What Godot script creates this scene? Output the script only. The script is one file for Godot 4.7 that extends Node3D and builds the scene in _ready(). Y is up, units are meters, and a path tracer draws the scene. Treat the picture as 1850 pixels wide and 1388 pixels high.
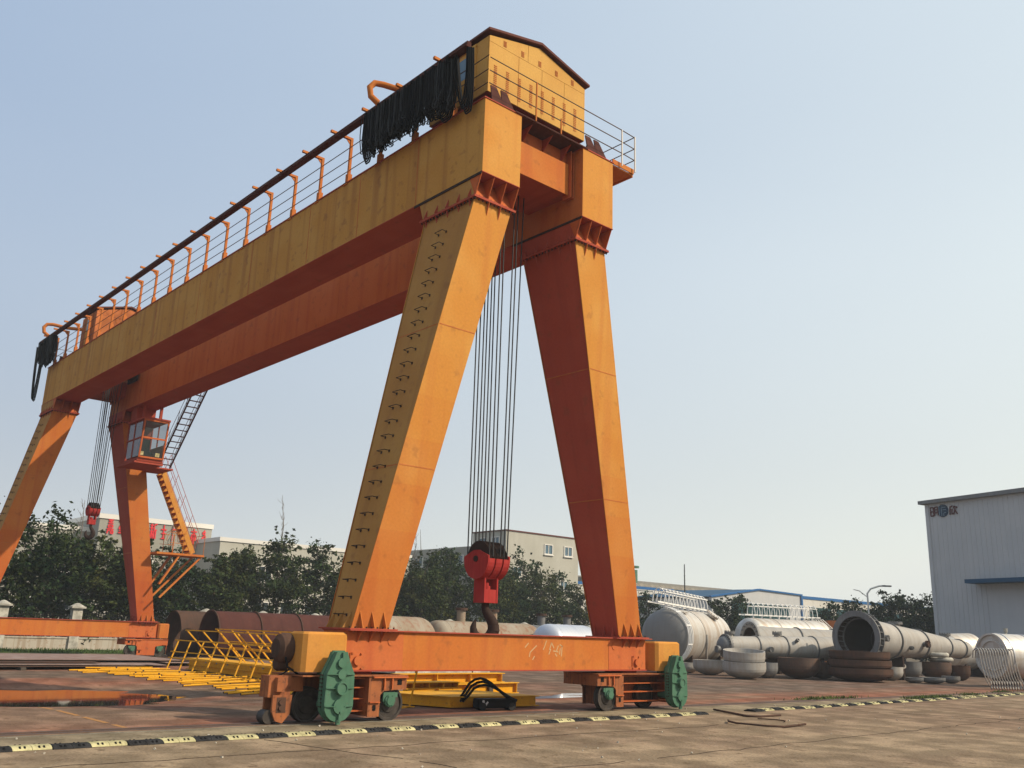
extends Node3D

# ---------------------------------------------------------------- mesh collector
class MB:
	var v := PackedVector3Array()
	var n := PackedVector3Array()
	var c := PackedColorArray()
	var col := Color(1, 1, 1)
	var marks := PackedInt32Array()  # where each primitive starts
	func tri(a: Vector3, b: Vector3, d: Vector3, na: Vector3, nb: Vector3, nd: Vector3) -> void:
		if (b - a).cross(d - a).dot(na + nb + nd) > 0.0:
			v.append(a); v.append(d); v.append(b)
			n.append(na); n.append(nd); n.append(nb)
		else:
			v.append(a); v.append(b); v.append(d)
			n.append(na); n.append(nb); n.append(nd)
		c.append(col); c.append(col); c.append(col)
	func flat(a: Vector3, b: Vector3, d: Vector3, out: Vector3) -> void:
		var m := (b - a).cross(d - a).normalized()
		if m.dot(out) < 0.0: m = -m
		tri(a, b, d, m, m, m)
	func quad(a: Vector3, b: Vector3, d: Vector3, e: Vector3, out: Vector3) -> void:
		flat(a, b, d, out); flat(a, d, e, out)
	# bottom ring b0..b3, top ring t0..t3
	func hexa(p: Array) -> void:
		marks.append(v.size())
		var m := Vector3.ZERO
		for q in p: m += q
		m /= 8.0
		for f in [[0, 1, 2, 3], [4, 5, 6, 7], [0, 1, 5, 4], [1, 2, 6, 5], [2, 3, 7, 6], [3, 0, 4, 7]]:
			var k: Vector3 = (p[f[0]] + p[f[1]] + p[f[2]] + p[f[3]]) / 4.0
			quad(p[f[0]], p[f[1]], p[f[2]], p[f[3]], k - m)
	func box(lo: Vector3, hi: Vector3) -> void:
		hexa([Vector3(lo.x, lo.y, lo.z), Vector3(hi.x, lo.y, lo.z), Vector3(hi.x, lo.y, hi.z), Vector3(lo.x, lo.y, hi.z),
			Vector3(lo.x, hi.y, lo.z), Vector3(hi.x, hi.y, lo.z), Vector3(hi.x, hi.y, hi.z), Vector3(lo.x, hi.y, hi.z)])
	func obox(x: Transform3D, s: Vector3) -> void:
		var p := []
		for k in [[-1, -1, -1], [1, -1, -1], [1, -1, 1], [-1, -1, 1], [-1, 1, -1], [1, 1, -1], [1, 1, 1], [-1, 1, 1]]:
			p.append(x * (Vector3(k[0], k[1], k[2]) * s * 0.5))
		hexa(p)
	# a box whose vertical edges and top edge are chamfered
	func cbox(x: Transform3D, s: Vector3, ch: float) -> void:
		marks.append(v.size())
		var h := s * 0.5
		var pl := func(e: float) -> PackedVector3Array:
			return PackedVector3Array([Vector3(-h.x + ch + e, 0, -h.z + e), Vector3(h.x - ch - e, 0, -h.z + e), Vector3(h.x - e, 0, -h.z + ch + e), Vector3(h.x - e, 0, h.z - ch - e), Vector3(h.x - ch - e, 0, h.z - e), Vector3(-h.x + ch + e, 0, h.z - e), Vector3(-h.x + e, 0, h.z - ch - e), Vector3(-h.x + e, 0, -h.z + ch + e)])
		var r0: PackedVector3Array = pl.call(0.0)
		var r2: PackedVector3Array = pl.call(ch * 0.6)
		var lv := [[r0, -h.y], [r0, h.y - ch * 0.6], [r2, h.y]]
		for k in 2:
			for i in 8:
				var j := (i + 1) % 8
				var a: Vector3 = lv[k][0][i] + Vector3(0, lv[k][1], 0)
				var b: Vector3 = lv[k][0][j] + Vector3(0, lv[k][1], 0)
				var d: Vector3 = lv[k + 1][0][j] + Vector3(0, lv[k + 1][1], 0)
				var e: Vector3 = lv[k + 1][0][i] + Vector3(0, lv[k + 1][1], 0)
				quad(x * a, x * b, x * d, x * e, x.basis * Vector3((a.x + b.x) / h.x, 0.1 + k, (a.z + b.z) / h.z))
		for i in range(1, 7):
			flat(x * (r2[0] + Vector3(0, h.y, 0)), x * (r2[i] + Vector3(0, h.y, 0)), x * (r2[i + 1] + Vector3(0, h.y, 0)), x.basis.y)
			flat(x * (r0[0] - Vector3(0, h.y, 0)), x * (r0[i] - Vector3(0, h.y, 0)), x * (r0[i + 1] - Vector3(0, h.y, 0)), -x.basis.y)
	func beam(a: Vector3, b: Vector3, w: float, h: float, up := Vector3.UP) -> void:
		var d := (b - a).normalized()
		if absf(d.dot(up)) > 0.98: up = Vector3.FORWARD if absf(d.z) < 0.9 else Vector3.RIGHT
		var s := d.cross(up).normalized()
		var u := s.cross(d)
		obox(Transform3D(Basis(s, u, d), (a + b) * 0.5), Vector3(w, h, a.distance_to(b)))
	func poly(pts: Array, t: float) -> void:
		marks.append(v.size())
		var m: Vector3 = Vector3.ZERO
		for k in pts.size():
			m += (pts[k] - pts[0]).cross(pts[(k + 1) % pts.size()] - pts[0])
		m = m.normalized()
		var ax: Vector3 = (pts[1] - pts[0]).normalized()
		var ay := m.cross(ax)
		var p2 := PackedVector2Array()
		for q in pts: p2.append(Vector2((q - pts[0]).dot(ax), (q - pts[0]).dot(ay)))
		var ix := Geometry2D.triangulate_polygon(p2)
		var o := m * t * 0.5
		for k in range(0, ix.size(), 3):
			flat(pts[ix[k]] + o, pts[ix[k + 1]] + o, pts[ix[k + 2]] + o, m)
			flat(pts[ix[k]] - o, pts[ix[k + 1]] - o, pts[ix[k + 2]] - o, -m)
		for k in pts.size():
			var a: Vector3 = pts[k]
			var b: Vector3 = pts[(k + 1) % pts.size()]
			quad(a - o, b - o, b + o, a + o, (b - a).cross(m))
	func lathe(x: Transform3D, pr: Array, seg: int, smooth := false, a0 := 0.0, a1 := TAU) -> void:
		marks.append(v.size())
		var nn := []
		for k in pr.size():
			var d := Vector2.ZERO
			if k > 0: d += (pr[k] - pr[k - 1]).normalized()
			if k < pr.size() - 1: d += (pr[k + 1] - pr[k]).normalized()
			nn.append(Vector2(d.y, -d.x).normalized())
		for k in pr.size() - 1:
			var p: Vector2 = pr[k]
			var q: Vector2 = pr[k + 1]
			var e := (q - p).normalized()
			var np: Vector2 = nn[k] if smooth else Vector2(e.y, -e.x)
			var nq: Vector2 = nn[k + 1] if smooth else np
			for i in seg:
				var u := lerpf(a0, a1, float(i) / seg)
				var w := lerpf(a0, a1, float(i + 1) / seg)
				var cu := Vector3(cos(u), 0, sin(u))
				var cw := Vector3(cos(w), 0, sin(w))
				var A := x * (cu * p.x + Vector3(0, p.y, 0))
				var B := x * (cw * p.x + Vector3(0, p.y, 0))
				var C := x * (cw * q.x + Vector3(0, q.y, 0))
				var D := x * (cu * q.x + Vector3(0, q.y, 0))
				var nA := (x.basis * (cu * np.x + Vector3(0, np.y, 0))).normalized()
				var nB := (x.basis * (cw * np.x + Vector3(0, np.y, 0))).normalized()
				var nC := (x.basis * (cw * nq.x + Vector3(0, nq.y, 0))).normalized()
				var nD := (x.basis * (cu * nq.x + Vector3(0, nq.y, 0))).normalized()
				if p.x > 1e-5: tri(A, B, C, nA, nB, nC)
				if q.x > 1e-5: tri(A, C, D, nA, nC, nD)
	func cyl(a: Vector3, b: Vector3, r: float, seg := 10, r2 := -1.0) -> void:
		var h := a.distance_to(b)
		var e := r if r2 < 0.0 else r2
		lathe(MB.along(a, b - a), [Vector2(0, 0), Vector2(r, 0), Vector2(e, h), Vector2(0, h)], seg)
	func tube(pts: Array, r: float, seg := 6) -> void:
		marks.append(v.size())
		var rings := []
		var side := Vector3.ZERO
		for k in pts.size():
			var d: Vector3 = (pts[mini(k + 1, pts.size() - 1)] - pts[maxi(k - 1, 0)]).normalized()
			if side == Vector3.ZERO:
				side = d.cross(Vector3.UP if absf(d.y) < 0.9 else Vector3.RIGHT).normalized()
			side = (side - d * side.dot(d)).normalized()
			var u := d.cross(side)
			var ring := []
			for i in seg:
				ring.append(side * cos(TAU * i / seg) + u * sin(TAU * i / seg))
			rings.append(ring)
		for k in pts.size() - 1:
			for i in seg:
				var j := (i + 1) % seg
				var a: Vector3 = rings[k][i]
				var b: Vector3 = rings[k][j]
				var d: Vector3 = rings[k + 1][j]
				var e: Vector3 = rings[k + 1][i]
				tri(pts[k] + a * r, pts[k] + b * r, pts[k + 1] + d * r, a, b, d)
				tri(pts[k] + a * r, pts[k + 1] + d * r, pts[k + 1] + e * r, a, d, e)
	static func along(p: Vector3, d: Vector3) -> Transform3D:
		var y := d.normalized()
		var x := y.cross(Vector3(0.31, 0.2, 0.93) if absf(y.dot(Vector3(0.31, 0.2, 0.93))) < 0.9 else Vector3.RIGHT).normalized()
		return Transform3D(Basis(x, y, x.cross(y)), p)

# ---------------------------------------------------------------- scene helpers
var used := {}
var M := {}
var noise := FastNoiseLite.new()
var rng := RandomNumberGenerator.new()

func numbered(called: String) -> String:
	used[called] = used.get(called, -1) + 1
	return called if used[called] == 0 else "%s_%03d" % [called, used[called]]

func tag(o: Node, label: String, category: String, group := "", kind := "") -> Node:
	if label: o.set_meta("label", label)
	if category: o.set_meta("category", category)
	if group: o.set_meta("group", group)
	if kind: o.set_meta("kind", kind)
	return o

func thing(called: String, label: String, category: String, at: Vector3, group := "") -> Node3D:
	var o := Node3D.new()
	o.name = numbered(called)
	o.position = at
	add_child(o)
	tag(o, label, category, group)
	return o

func mesh_of(lst: Array, off: Vector3) -> ArrayMesh:
	var m := ArrayMesh.new()
	for p in lst:
		var b: MB = p[0]
		if b.v.is_empty(): continue
		var a := []
		a.resize(Mesh.ARRAY_MAX)
		var w := b.v.duplicate()
		if off != Vector3.ZERO:
			for i in w.size(): w[i] -= off
		a[Mesh.ARRAY_VERTEX] = w
		a[Mesh.ARRAY_NORMAL] = b.n
		if (p[1] as BaseMaterial3D).vertex_color_use_as_albedo: a[Mesh.ARRAY_COLOR] = b.c
		m.add_surface_from_arrays(Mesh.PRIMITIVE_TRIANGLES, a)
		m.surface_set_material(m.get_surface_count() - 1, p[1])
	return m

func offset_of(parent: Node) -> Vector3:
	var off := Vector3.ZERO
	var k := parent
	while k != self and k is Node3D:
		off += (k as Node3D).position
		k = k.get_parent()
	return off

# geometry is collected in world coordinates; the thing's base point is taken off
func put(called: String, lst: Array, parent: Node, own_base := false) -> MeshInstance3D:
	var o := MeshInstance3D.new()
	var off := offset_of(parent)
	if own_base:
		var lo := Vector3.INF
		var hi := -Vector3.INF
		for p in lst:
			for q in (p[0] as MB).v:
				lo = lo.min(q); hi = hi.max(q)
		var base := Vector3((lo.x + hi.x) * 0.5, lo.y, (lo.z + hi.z) * 0.5)
		o.position = base - off
		off = base
	o.mesh = mesh_of(lst, off)
	o.name = numbered(called) if parent == self else called
	parent.add_child(o, true)
	return o

const SINGLES := ["flange_plate", "weld_seam", "splice_plate", "stiffener", "hole", "end_stop", "prop", "bracket", "sheave", "saddle", "ring", "hose", "bolt", "cage_bars", "weld_band", "strap", "foot", "flange_ring", "brace", "notice", "pin_boss", "motor", "window_frame", "power_cable", "clamp_plate", "emblem", "motor_guard", "cradle", "trolley_rail", "lug", "door_frame", "roof_trim", "corner_trim", "seat"]

func one(called: String, b: MB, mat: Material, parent: Node) -> MeshInstance3D:
	if called in SINGLES and b.marks.size() > 1:
		var first: MeshInstance3D = null
		for k in b.marks.size():
			var e := b.marks[k + 1] if k + 1 < b.marks.size() else b.v.size()
			var q := MB.new()
			q.v = b.v.slice(b.marks[k], e); q.n = b.n.slice(b.marks[k], e); q.c = b.c.slice(b.marks[k], e)
			var o := put(called, [[q, mat]], parent)
			if first == null: first = o
		return first
	return put(called, [[b, mat]], parent)

func solo(called: String, lst: Array, label: String, category: String, group := "", kind := "") -> MeshInstance3D:
	var o := put(called, lst, self, true)
	tag(o, label, category, group, kind)
	return o

func lin(r: float, g: float, b: float) -> Color:
	return Color(r, g, b).linear_to_srgb()

# seamless grey noise as bytes
func grey(seed_: int, freq: float, w: int, h: int, oct := 4, kind := FastNoiseLite.TYPE_SIMPLEX_SMOOTH) -> PackedByteArray:
	var f := FastNoiseLite.new()
	f.seed = seed_; f.frequency = freq; f.noise_type = kind; f.fractal_octaves = oct
	var im := f.get_seamless_image(w, h)
	im.convert(Image.FORMAT_L8)
	if w != 512 or h != 512: im.resize(512, 512, Image.INTERPOLATE_CUBIC)
	return im.get_data()

var nA: PackedByteArray
var nB: PackedByteArray
var nC: PackedByteArray
var nD: PackedByteArray

func paint_tex(c0: Color, c1: Color, streak: Color, rust: Color, s_amt: float, r_amt: float, shift := 0) -> ImageTexture:
	var out := PackedByteArray()
	out.resize(512 * 512 * 3)
	for i in 512 * 512:
		var j := (i + shift * 7919) % (512 * 512)
		var a := nA[j] / 255.0
		var t := clampf((a - 0.3) * 2.2, 0, 1)
		var r := lerpf(c0.r, c1.r, t)
		var g := lerpf(c0.g, c1.g, t)
		var b := lerpf(c0.b, c1.b, t)
		var s := clampf((nB[j] / 255.0 - 0.52) * 3.0, 0, 1) * s_amt
		r = lerpf(r, streak.r, s); g = lerpf(g, streak.g, s); b = lerpf(b, streak.b, s)
		var q := clampf((nC[j] / 255.0 - 0.72 + r_amt * 0.2) * 7.0, 0, 1) * minf(1.0, r_amt * 1.5)
		r = lerpf(r, rust.r, q); g = lerpf(g, rust.g, q); b = lerpf(b, rust.b, q)
		var d := 0.965 + nD[j] / 255.0 * 0.07
		out[i * 3] = int(clampf(r * d, 0, 1) * 255); out[i * 3 + 1] = int(clampf(g * d, 0, 1) * 255); out[i * 3 + 2] = int(clampf(b * d, 0, 1) * 255)
	return ImageTexture.create_from_image(Image.create_from_data(512, 512, false, Image.FORMAT_RGB8, out))

func mat(key: String, color: Color, rough := 0.7, metal := 0.0, tex: Texture2D = null, scale_ := 0.13) -> StandardMaterial3D:
	var m := StandardMaterial3D.new()
	var keep := key in ["ground", "ochre", "leg_ochre_shaded", "deep", "amber", "leaf", "grass", "glass", "water", "clad", "green", "hook_red"]
	m.albedo_color = color if keep else (color.srgb_to_linear() * 0.82).linear_to_srgb()
	m.albedo_color.a = color.a
	m.roughness = rough
	m.metallic = metal
	if metal == 0.0 and rough > 0.3: m.metallic_specular = 0.12
	if tex:
		m.albedo_texture = tex
		m.uv1_triplanar = true
		m.uv1_world_triplanar = true
		m.uv1_scale = Vector3.ONE * scale_
	M[key] = m
	return m

# ---------------------------------------------------------------- build
func _ready() -> void:
	rng.seed = 7
	noise.seed = 11
	noise.frequency = 1.0
	noise.fractal_octaves = 4
	# camera
	var cam := Camera3D.new()
	cam.name = "camera"
	cam.position = Vector3(-9.746, 1.70, 0.514)
	cam.basis = Basis.from_euler(Vector3(0.2643, -0.7217, 0.0326))
	cam.fov = 45.31
	cam.far = 2500.0
	add_child(cam)
	# sun
	var sun := DirectionalLight3D.new()
	sun.name = "sun"
	sun.light_energy = 1.5
	sun.light_color = Color(1.0, 0.93, 0.82)
	sun.light_angular_distance = 0.6
	sun.shadow_enabled = true
	var to_sun := Vector3(0.73, 1.0, 1.05).normalized()
	sun.basis = Basis.looking_at(-to_sun, Vector3.UP)
	add_child(sun)
	# sky and air
	var env := Environment.new()
	env.tonemap_mode = Environment.TONE_MAPPER_LINEAR
	env.tonemap_exposure = 1.0
	env.background_mode = Environment.BG_SKY
	env.sky = Sky.new()
	var sm := PanoramaSkyMaterial.new()
	sm.panorama = sky_image(to_sun)
	env.sky.sky_material = sm
	env.sdfgi_enabled = true
	env.ssao_enabled = true
	env.ssil_enabled = true
	env.fog_enabled = true
	env.fog_density = 0.0007
	env.fog_light_color = Color(0.86, 0.89, 0.92)
	var we := WorldEnvironment.new()
	we.name = "world_environment"
	we.environment = env
	add_child(we)

	materials()
	ground()
	buildings()
	trees()
	fence()
	crane()
	trolleys()
	festoons()
	yard_left()
	yard_right()
	road_things()

func sky_image(to_sun: Vector3) -> ImageTexture:
	var w := 512
	var h := 256
	var im := Image.create(w, h, false, Image.FORMAT_RGBF)
	for y in h:
		var el := (0.5 - (y + 0.5) / h) * PI
		for x in w:
			var az := (x + 0.5) / w * TAU
			var d := Vector3(sin(az) * cos(el), sin(el), -cos(az) * cos(el))
			var e := maxf(d.y, 0.0)
			var hz := exp(-e * 4.0)
			var mu := d.dot(to_sun)
			var g := 0.5 + 0.5 * mu
			var k := Color(-0.043 + 0.63 * hz + 0.849 * g - 0.181 * g * hz, 0.104 + 0.51 * hz + 0.80 * g - 0.179 * g * hz, 0.438 + 0.179 * hz + 0.508 * g - 0.153 * g * hz)
			k = Color(clampf(k.r, 0.16, 0.84), clampf(k.g, 0.26, 0.86), clampf(k.b, 0.45, 0.86))
			var band := exp(-pow((e - 0.34) / 0.14, 2.0)) * 0.055 + 0.014 * noise.get_noise_3d(d.x * 1.6, d.y * 5.0, d.z * 1.6)
			k += Color(band, band, band * 0.8)
			k += Color(1.0, 0.95, 0.86) * (pow(maxf(mu, 0.0), 24.0) * 1.3)
			if d.y < 0.0: k = k.lerp(Color(0.20, 0.17, 0.14), clampf(-d.y * 8.0, 0, 1))
			im.set_pixel(x, y, Color(k.r, k.g, k.b))
	return ImageTexture.create_from_image(im)

func materials() -> void:
	nA = grey(1, 0.007, 512, 512, 3)
	nB = grey(2, 0.03, 512, 14, 3)
	nC = grey(3, 0.03, 512, 512, 5)
	nD = grey(4, 0.2, 512, 512, 2)
	var rust := lin(0.16, 0.07, 0.04)
	mat("yellow", Color.WHITE, 0.62, 0, paint_tex(lin(.60, .265, .055), lin(.63, .31, .075), lin(.53, .20, .05), rust, 0.45, 0.12))
	mat("orange", Color.WHITE, 0.62, 0, paint_tex(lin(.54, .17, .04), lin(.56, .205, .05), lin(.46, .125, .04), rust, 0.5, 0.15, 3))
	mat("red", Color.WHITE, 0.6, 0, paint_tex(lin(.53, .135, .045), lin(.56, .16, .055), lin(.42, .09, .04), rust, 0.4, 0.25, 5))
	mat("deep", Color.WHITE, 0.65, 0, paint_tex(lin(.33, .066, .042), lin(.36, .08, .05), lin(.25, .05, .035), rust, 0.4, 0.2, 9))  # sheltered red paint, darkened further to carry the shade on those faces
	mat("ochre", Color.WHITE, 0.7, 0, paint_tex(lin(.43, .215, .05), lin(.46, .25, .065), lin(.32, .15, .045), rust, 0.75, 0.2, 1))  # weathered yellow of the outer web, with its shade in the tone
	mat("amber", Color.WHITE, 0.65, 0, paint_tex(lin(.41, .135, .04), lin(.43, .15, .05), lin(.33, .095, .035), rust, 0.6, 0.2, 4))  # orange of the inner webs, darkness of the shade included
	mat("leg_ochre_shaded", Color.WHITE, 0.7, 0, paint_tex(lin(.34, .17, .05), lin(.37, .20, .06), lin(.27, .13, .045), rust, 0.6, 0.2, 1))  # leg side ochre, darkened to paint in the shade on that face
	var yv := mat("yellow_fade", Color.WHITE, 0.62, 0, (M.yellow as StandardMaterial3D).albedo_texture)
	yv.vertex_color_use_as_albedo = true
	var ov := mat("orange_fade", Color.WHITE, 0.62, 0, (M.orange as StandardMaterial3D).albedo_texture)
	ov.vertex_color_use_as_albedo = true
	mat("house", Color.WHITE, 0.6, 0, paint_tex(lin(.60, .33, .085), lin(.64, .37, .10), lin(.54, .26, .07), rust, 0.25, 0.05, 2))
	mat("yard", Color.WHITE, 0.55, 0, paint_tex(lin(.74, .36, .02), lin(.78, .42, .04), lin(.55, .24, .03), rust, 0.3, 0.25, 6), 0.3)
	mat("green", Color.WHITE, 0.5, 0, paint_tex(lin(.066, .148, .098), lin(.08, .165, .112), lin(.045, .10, .07), lin(.10, .12, .08), 0.35, 0.3, 8), 0.5)
	mat("hook_red", Color.WHITE, 0.65, 0, paint_tex(lin(.32, .035, .032), lin(.36, .045, .04), lin(.22, .025, .022), rust, 0.4, 0.15, 8), 0.5)
	mat("rust", Color.WHITE, 0.9, 0, paint_tex(lin(.085, .055, .043), lin(.11, .062, .045), lin(.05, .038, .033), lin(.15, .07, .045), 0.35, 0.35, 2), 0.35)
	mat("rust_tank", Color.WHITE, 0.8, 0, paint_tex(lin(.34, .30, .24), lin(.27, .21, .15), lin(.27, .17, .11), lin(.25, .11, .065), 0.25, 0.6, 4), 0.12)
	mat("brown", Color.WHITE, 0.8, 0, paint_tex(lin(.085, .034, .029), lin(.105, .042, .034), lin(.06, .03, .026), lin(.2, .09, .06), 0.3, 0.2, 6), 0.3)
	mat("worn", Color.WHITE, 0.8, 0, paint_tex(lin(.33, .12, .055), lin(.42, .15, .06), lin(.16, .07, .045), rust, 0.5, 0.45, 2), 0.5)  # rusty red-brown paint, also darkened to stand for shade on the bogies
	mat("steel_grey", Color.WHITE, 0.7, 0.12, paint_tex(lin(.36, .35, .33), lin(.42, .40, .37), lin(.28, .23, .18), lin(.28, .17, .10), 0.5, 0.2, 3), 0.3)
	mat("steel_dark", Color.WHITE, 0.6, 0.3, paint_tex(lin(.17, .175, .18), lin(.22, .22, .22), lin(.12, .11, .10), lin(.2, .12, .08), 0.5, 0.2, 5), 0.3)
	mat("silver", Color.WHITE, 0.5, 0.4, paint_tex(lin(.62, .60, .56), lin(.70, .68, .65), lin(.40, .29, .20), lin(.45, .36, .28), 0.7, 0.35, 7), 0.11)
	mat("silver_shaded", Color.WHITE, 0.6, 0.3, paint_tex(lin(.22, .225, .225), lin(.26, .26, .26), lin(.17, .16, .15), lin(.2, .17, .14), 0.4, 0.2, 7), 0.11)  # darker copy of silver, shade of the left end dome painted in
	mat("silver_blue", Color.WHITE, 0.42, 0.5, paint_tex(lin(.58, .61, .68), lin(.64, .67, .73), lin(.5, .5, .52), lin(.5, .5, .5), 0.3, 0.1, 7), 0.2)
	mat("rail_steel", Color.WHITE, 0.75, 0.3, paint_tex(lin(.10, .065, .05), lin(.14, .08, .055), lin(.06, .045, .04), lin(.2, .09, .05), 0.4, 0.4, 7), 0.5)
	mat("plate", Color.WHITE, 0.8, 0.1, paint_tex(lin(.26, .17, .14), lin(.32, .24, .21), lin(.16, .10, .085), lin(.22, .10, .07), 0.5, 0.4, 1), 0.3)
	mat("wall_white", Color.WHITE, 0.9, 0, paint_tex(lin(.60, .585, .54), lin(.66, .64, .60), lin(.50, .47, .42), lin(.45, .42, .38), 0.3, 0.05, 1), 0.08)
	mat("wall_grey", Color.WHITE, 0.9, 0, paint_tex(lin(.33, .325, .28), lin(.36, .35, .31), lin(.29, .28, .24), lin(.3, .28, .24), 0.35, 0.05, 3), 0.08)
	mat("wall_beige", Color.WHITE, 0.9, 0, paint_tex(lin(.46, .45, .39), lin(.50, .49, .43), lin(.41, .40, .35), lin(.4, .36, .3), 0.3, 0.08, 4), 0.08)
	mat("clad", Color.WHITE, 0.6, 0, paint_tex(lin(.42, .43, .44), lin(.45, .455, .46), lin(.38, .385, .39), lin(.4, .4, .4), 0.3, 0.0, 4), 0.1)
	mat("low_wall", Color.WHITE, 0.95, 0, paint_tex(lin(.48, .44, .37), lin(.54, .50, .43), lin(.32, .24, .17), lin(.3, .18, .11), 0.6, 0.25, 4), 0.2)
	var mm := paint_tex(Color(.80, .80, .80), Color(1, 1, 1), Color(.72, .71, .70), Color(.62, .60, .58), 0.25, 0.35, 2)
	var g := mat("ground", Color.WHITE, 0.92, 0, mm, 0.21)
	g.vertex_color_use_as_albedo = true
	var f := FastNoiseLite.new()
	f.seed = 21; f.frequency = 0.12; f.fractal_octaves = 4
	var him := f.get_seamless_image(512, 512)
	g.heightmap_enabled = true
	g.heightmap_texture = ImageTexture.create_from_image(him)
	g.heightmap_scale = 1.2
	var lf := mat("leaf", Color.WHITE, 0.55)
	lf.vertex_color_use_as_albedo = true
	lf.backlight_enabled = true
	lf.backlight = lin(0.14, 0.17, 0.10)
	lf.cull_mode = BaseMaterial3D.CULL_DISABLED
	var gr := mat("grass", Color.WHITE, 0.8)
	gr.vertex_color_use_as_albedo = true
	gr.cull_mode = BaseMaterial3D.CULL_DISABLED
	mat("bark", lin(.10, .085, .07), 0.95)
	mat("twig", lin(.20, .17, .14), 0.95)
	mat("rope", lin(.03, .032, .035), 0.6, 0.3)
	mat("cable", lin(.012, .013, .015), 0.55)
	mat("cable_shine", lin(.045, .05, .055), 0.4)
	mat("black", lin(.012, .012, .013), 0.6)
	mat("dark_frame", lin(.05, .035, .03), 0.8)
	mat("rubber", lin(.045, .045, .047), 0.8, 0, mm, 1.1)
	mat("bump_yellow", lin(.66, .60, .33), 0.7, 0, mm, 1.1)
	mat("white", lin(.85, .85, .83), 0.6)
	mat("trim_white", lin(.75, .73, .68), 0.7)
	mat("roof_brown", lin(.14, .055, .045), 0.7)
	mat("blue", lin(.03, .13, .33), 0.5)
	mat("blue_dark", lin(.02, .08, .16), 0.5)
	mat("teal_dark", lin(.02, .06, .065), 0.8)
	mat("sign_red", lin(.75, .05, .06), 0.5)
	mat("logo_red", lin(.10, .025, .03), 0.6)
	mat("logo_blue", lin(.012, .045, .095), 0.6)
	mat("logo_pale", lin(.17, .25, .32), 0.6)
	mat("chalk", lin(.56, .36, .19), 0.9)
	mat("faded_line", lin(.42, .22, .09), 0.9)
	mat("container", lin(.60, .20, .07), 0.7, 0, mm, 0.2)
	mat("concrete", lin(.30, .27, .22), 0.95, 0, mm, 0.4)
	mat("wheel", lin(.09, .075, .065), 0.6, 0.5, mm, 0.8)
	mat("pale", lin(.62, .60, .53), 0.8, 0, mm, 0.4)
	mat("water", lin(.02, .022, .022), 0.03)
	var gl := mat("glass", Color(0.22, 0.27, 0.28, 0.55), 0.05)
	gl.transparency = BaseMaterial3D.TRANSPARENCY_ALPHA
	mat("window_dark", lin(.05, .065, .075), 0.12)
	mat("window_blue", lin(.10, .17, .22), 0.12)

# height of the yard: a shallow hollow that holds the puddle
const HOLLOW := Vector3(-2.6, 0, -24.6)
func gy(x: float, z: float) -> float:
	var u := ((x - HOLLOW.x) * 0.7507 + (z - HOLLOW.z) * 0.6607) / 7.0
	var w := ((x - HOLLOW.x) * 0.6607 - (z - HOLLOW.z) * 0.7507) / 5.5
	var k := clampf(1.0 - sqrt(u * u + w * w), 0, 1)
	if k <= 0.0: return 0.0
	var s := k * k * (3.0 - 2.0 * k)
	return -0.30 * s + minf(s * 3.0, 1.0) * 0.075 * noise.get_noise_2d(x * 0.35 + 40.0, z * 0.5)

func axis_steps(a: float, b: float, step: float, far: float) -> PackedFloat32Array:
	var l := []
	var t := a
	var s := step
	while t > -far:
		s *= 1.6
		t -= s
		l.push_front(t)
	t = a
	while t < b:
		l.append(t)
		t += step
	s = step
	while t < far:
		l.append(t)
		t += s
		s *= 1.6
	l.append(far)
	return PackedFloat32Array(l)

func ground_color(x: float, z: float) -> Color:
	var n1 := noise.get_noise_2d(x * 0.10, z * 0.22)
	var n2 := noise.get_noise_2d(x * 0.35 + 90.0, z * 0.9 + 13.0)
	var n3 := noise.get_noise_2d(x * 0.05 + 31.0, z * 0.12 - 50.0)
	var n4 := noise.get_noise_2d(x * 1.6 - 20.0, z * 2.6)
	var brown := Color(.255, .168, .118)
	var red := Color(.300, .140, .092)
	var dark := Color(.165, .125, .098)
	var sand := Color(.315, .238, .160)
	var k: Color
	if z > -15.25:
		k = sand.lerp(Color(.262, .188, .130), clampf(0.45 + n1 * 1.1 + n2 * 0.5, 0, 1))
		k = k.lerp(Color(.24, .15, .105), clampf((x - 6.0) / 26.0, 0, 0.8) * clampf(0.6 + n3, 0, 1))
		if z < -13.9: k = k.lerp(Color(.25, .22, .15), 0.55)
		# lighter and darker tyre tracks along the road
		k = k * (1.0 + 0.16 * noise.get_noise_2d(x * 0.03 + 7.0, z * 1.3 + x * 0.12))
	else:
		k = brown.lerp(red, clampf(0.35 + n1 * 1.8 + n2 * 0.4, 0, 1))
		k = k.lerp(dark, clampf(n3 * 2.2 + n2 * 0.7 - 0.25, 0, 0.8))
		if x > 8.0:
			var band := clampf((x - 8.0) / 6.0, 0, 1) * clampf((-17.6 - z) / 2.5, 0, 1)
			k = k.lerp(Color(.165, .125, .10) * (1.0 + n2 * 0.4), band * 0.75)
		# red dust kept against the rail
		k = k.lerp(Color(.30, .125, .08), clampf(1.0 - absf(z + 16.3) / 1.1, 0, 1) * clampf(0.75 + n2, 0, 1) * clampf((x + 6.0) / 8.0, 0.3, 1))
	if z < -49.0 or x > 62.0: k = k.lerp(Color(.16, .15, .11), 0.6)
	return k * (1.0 + 0.13 * n4)

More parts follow.
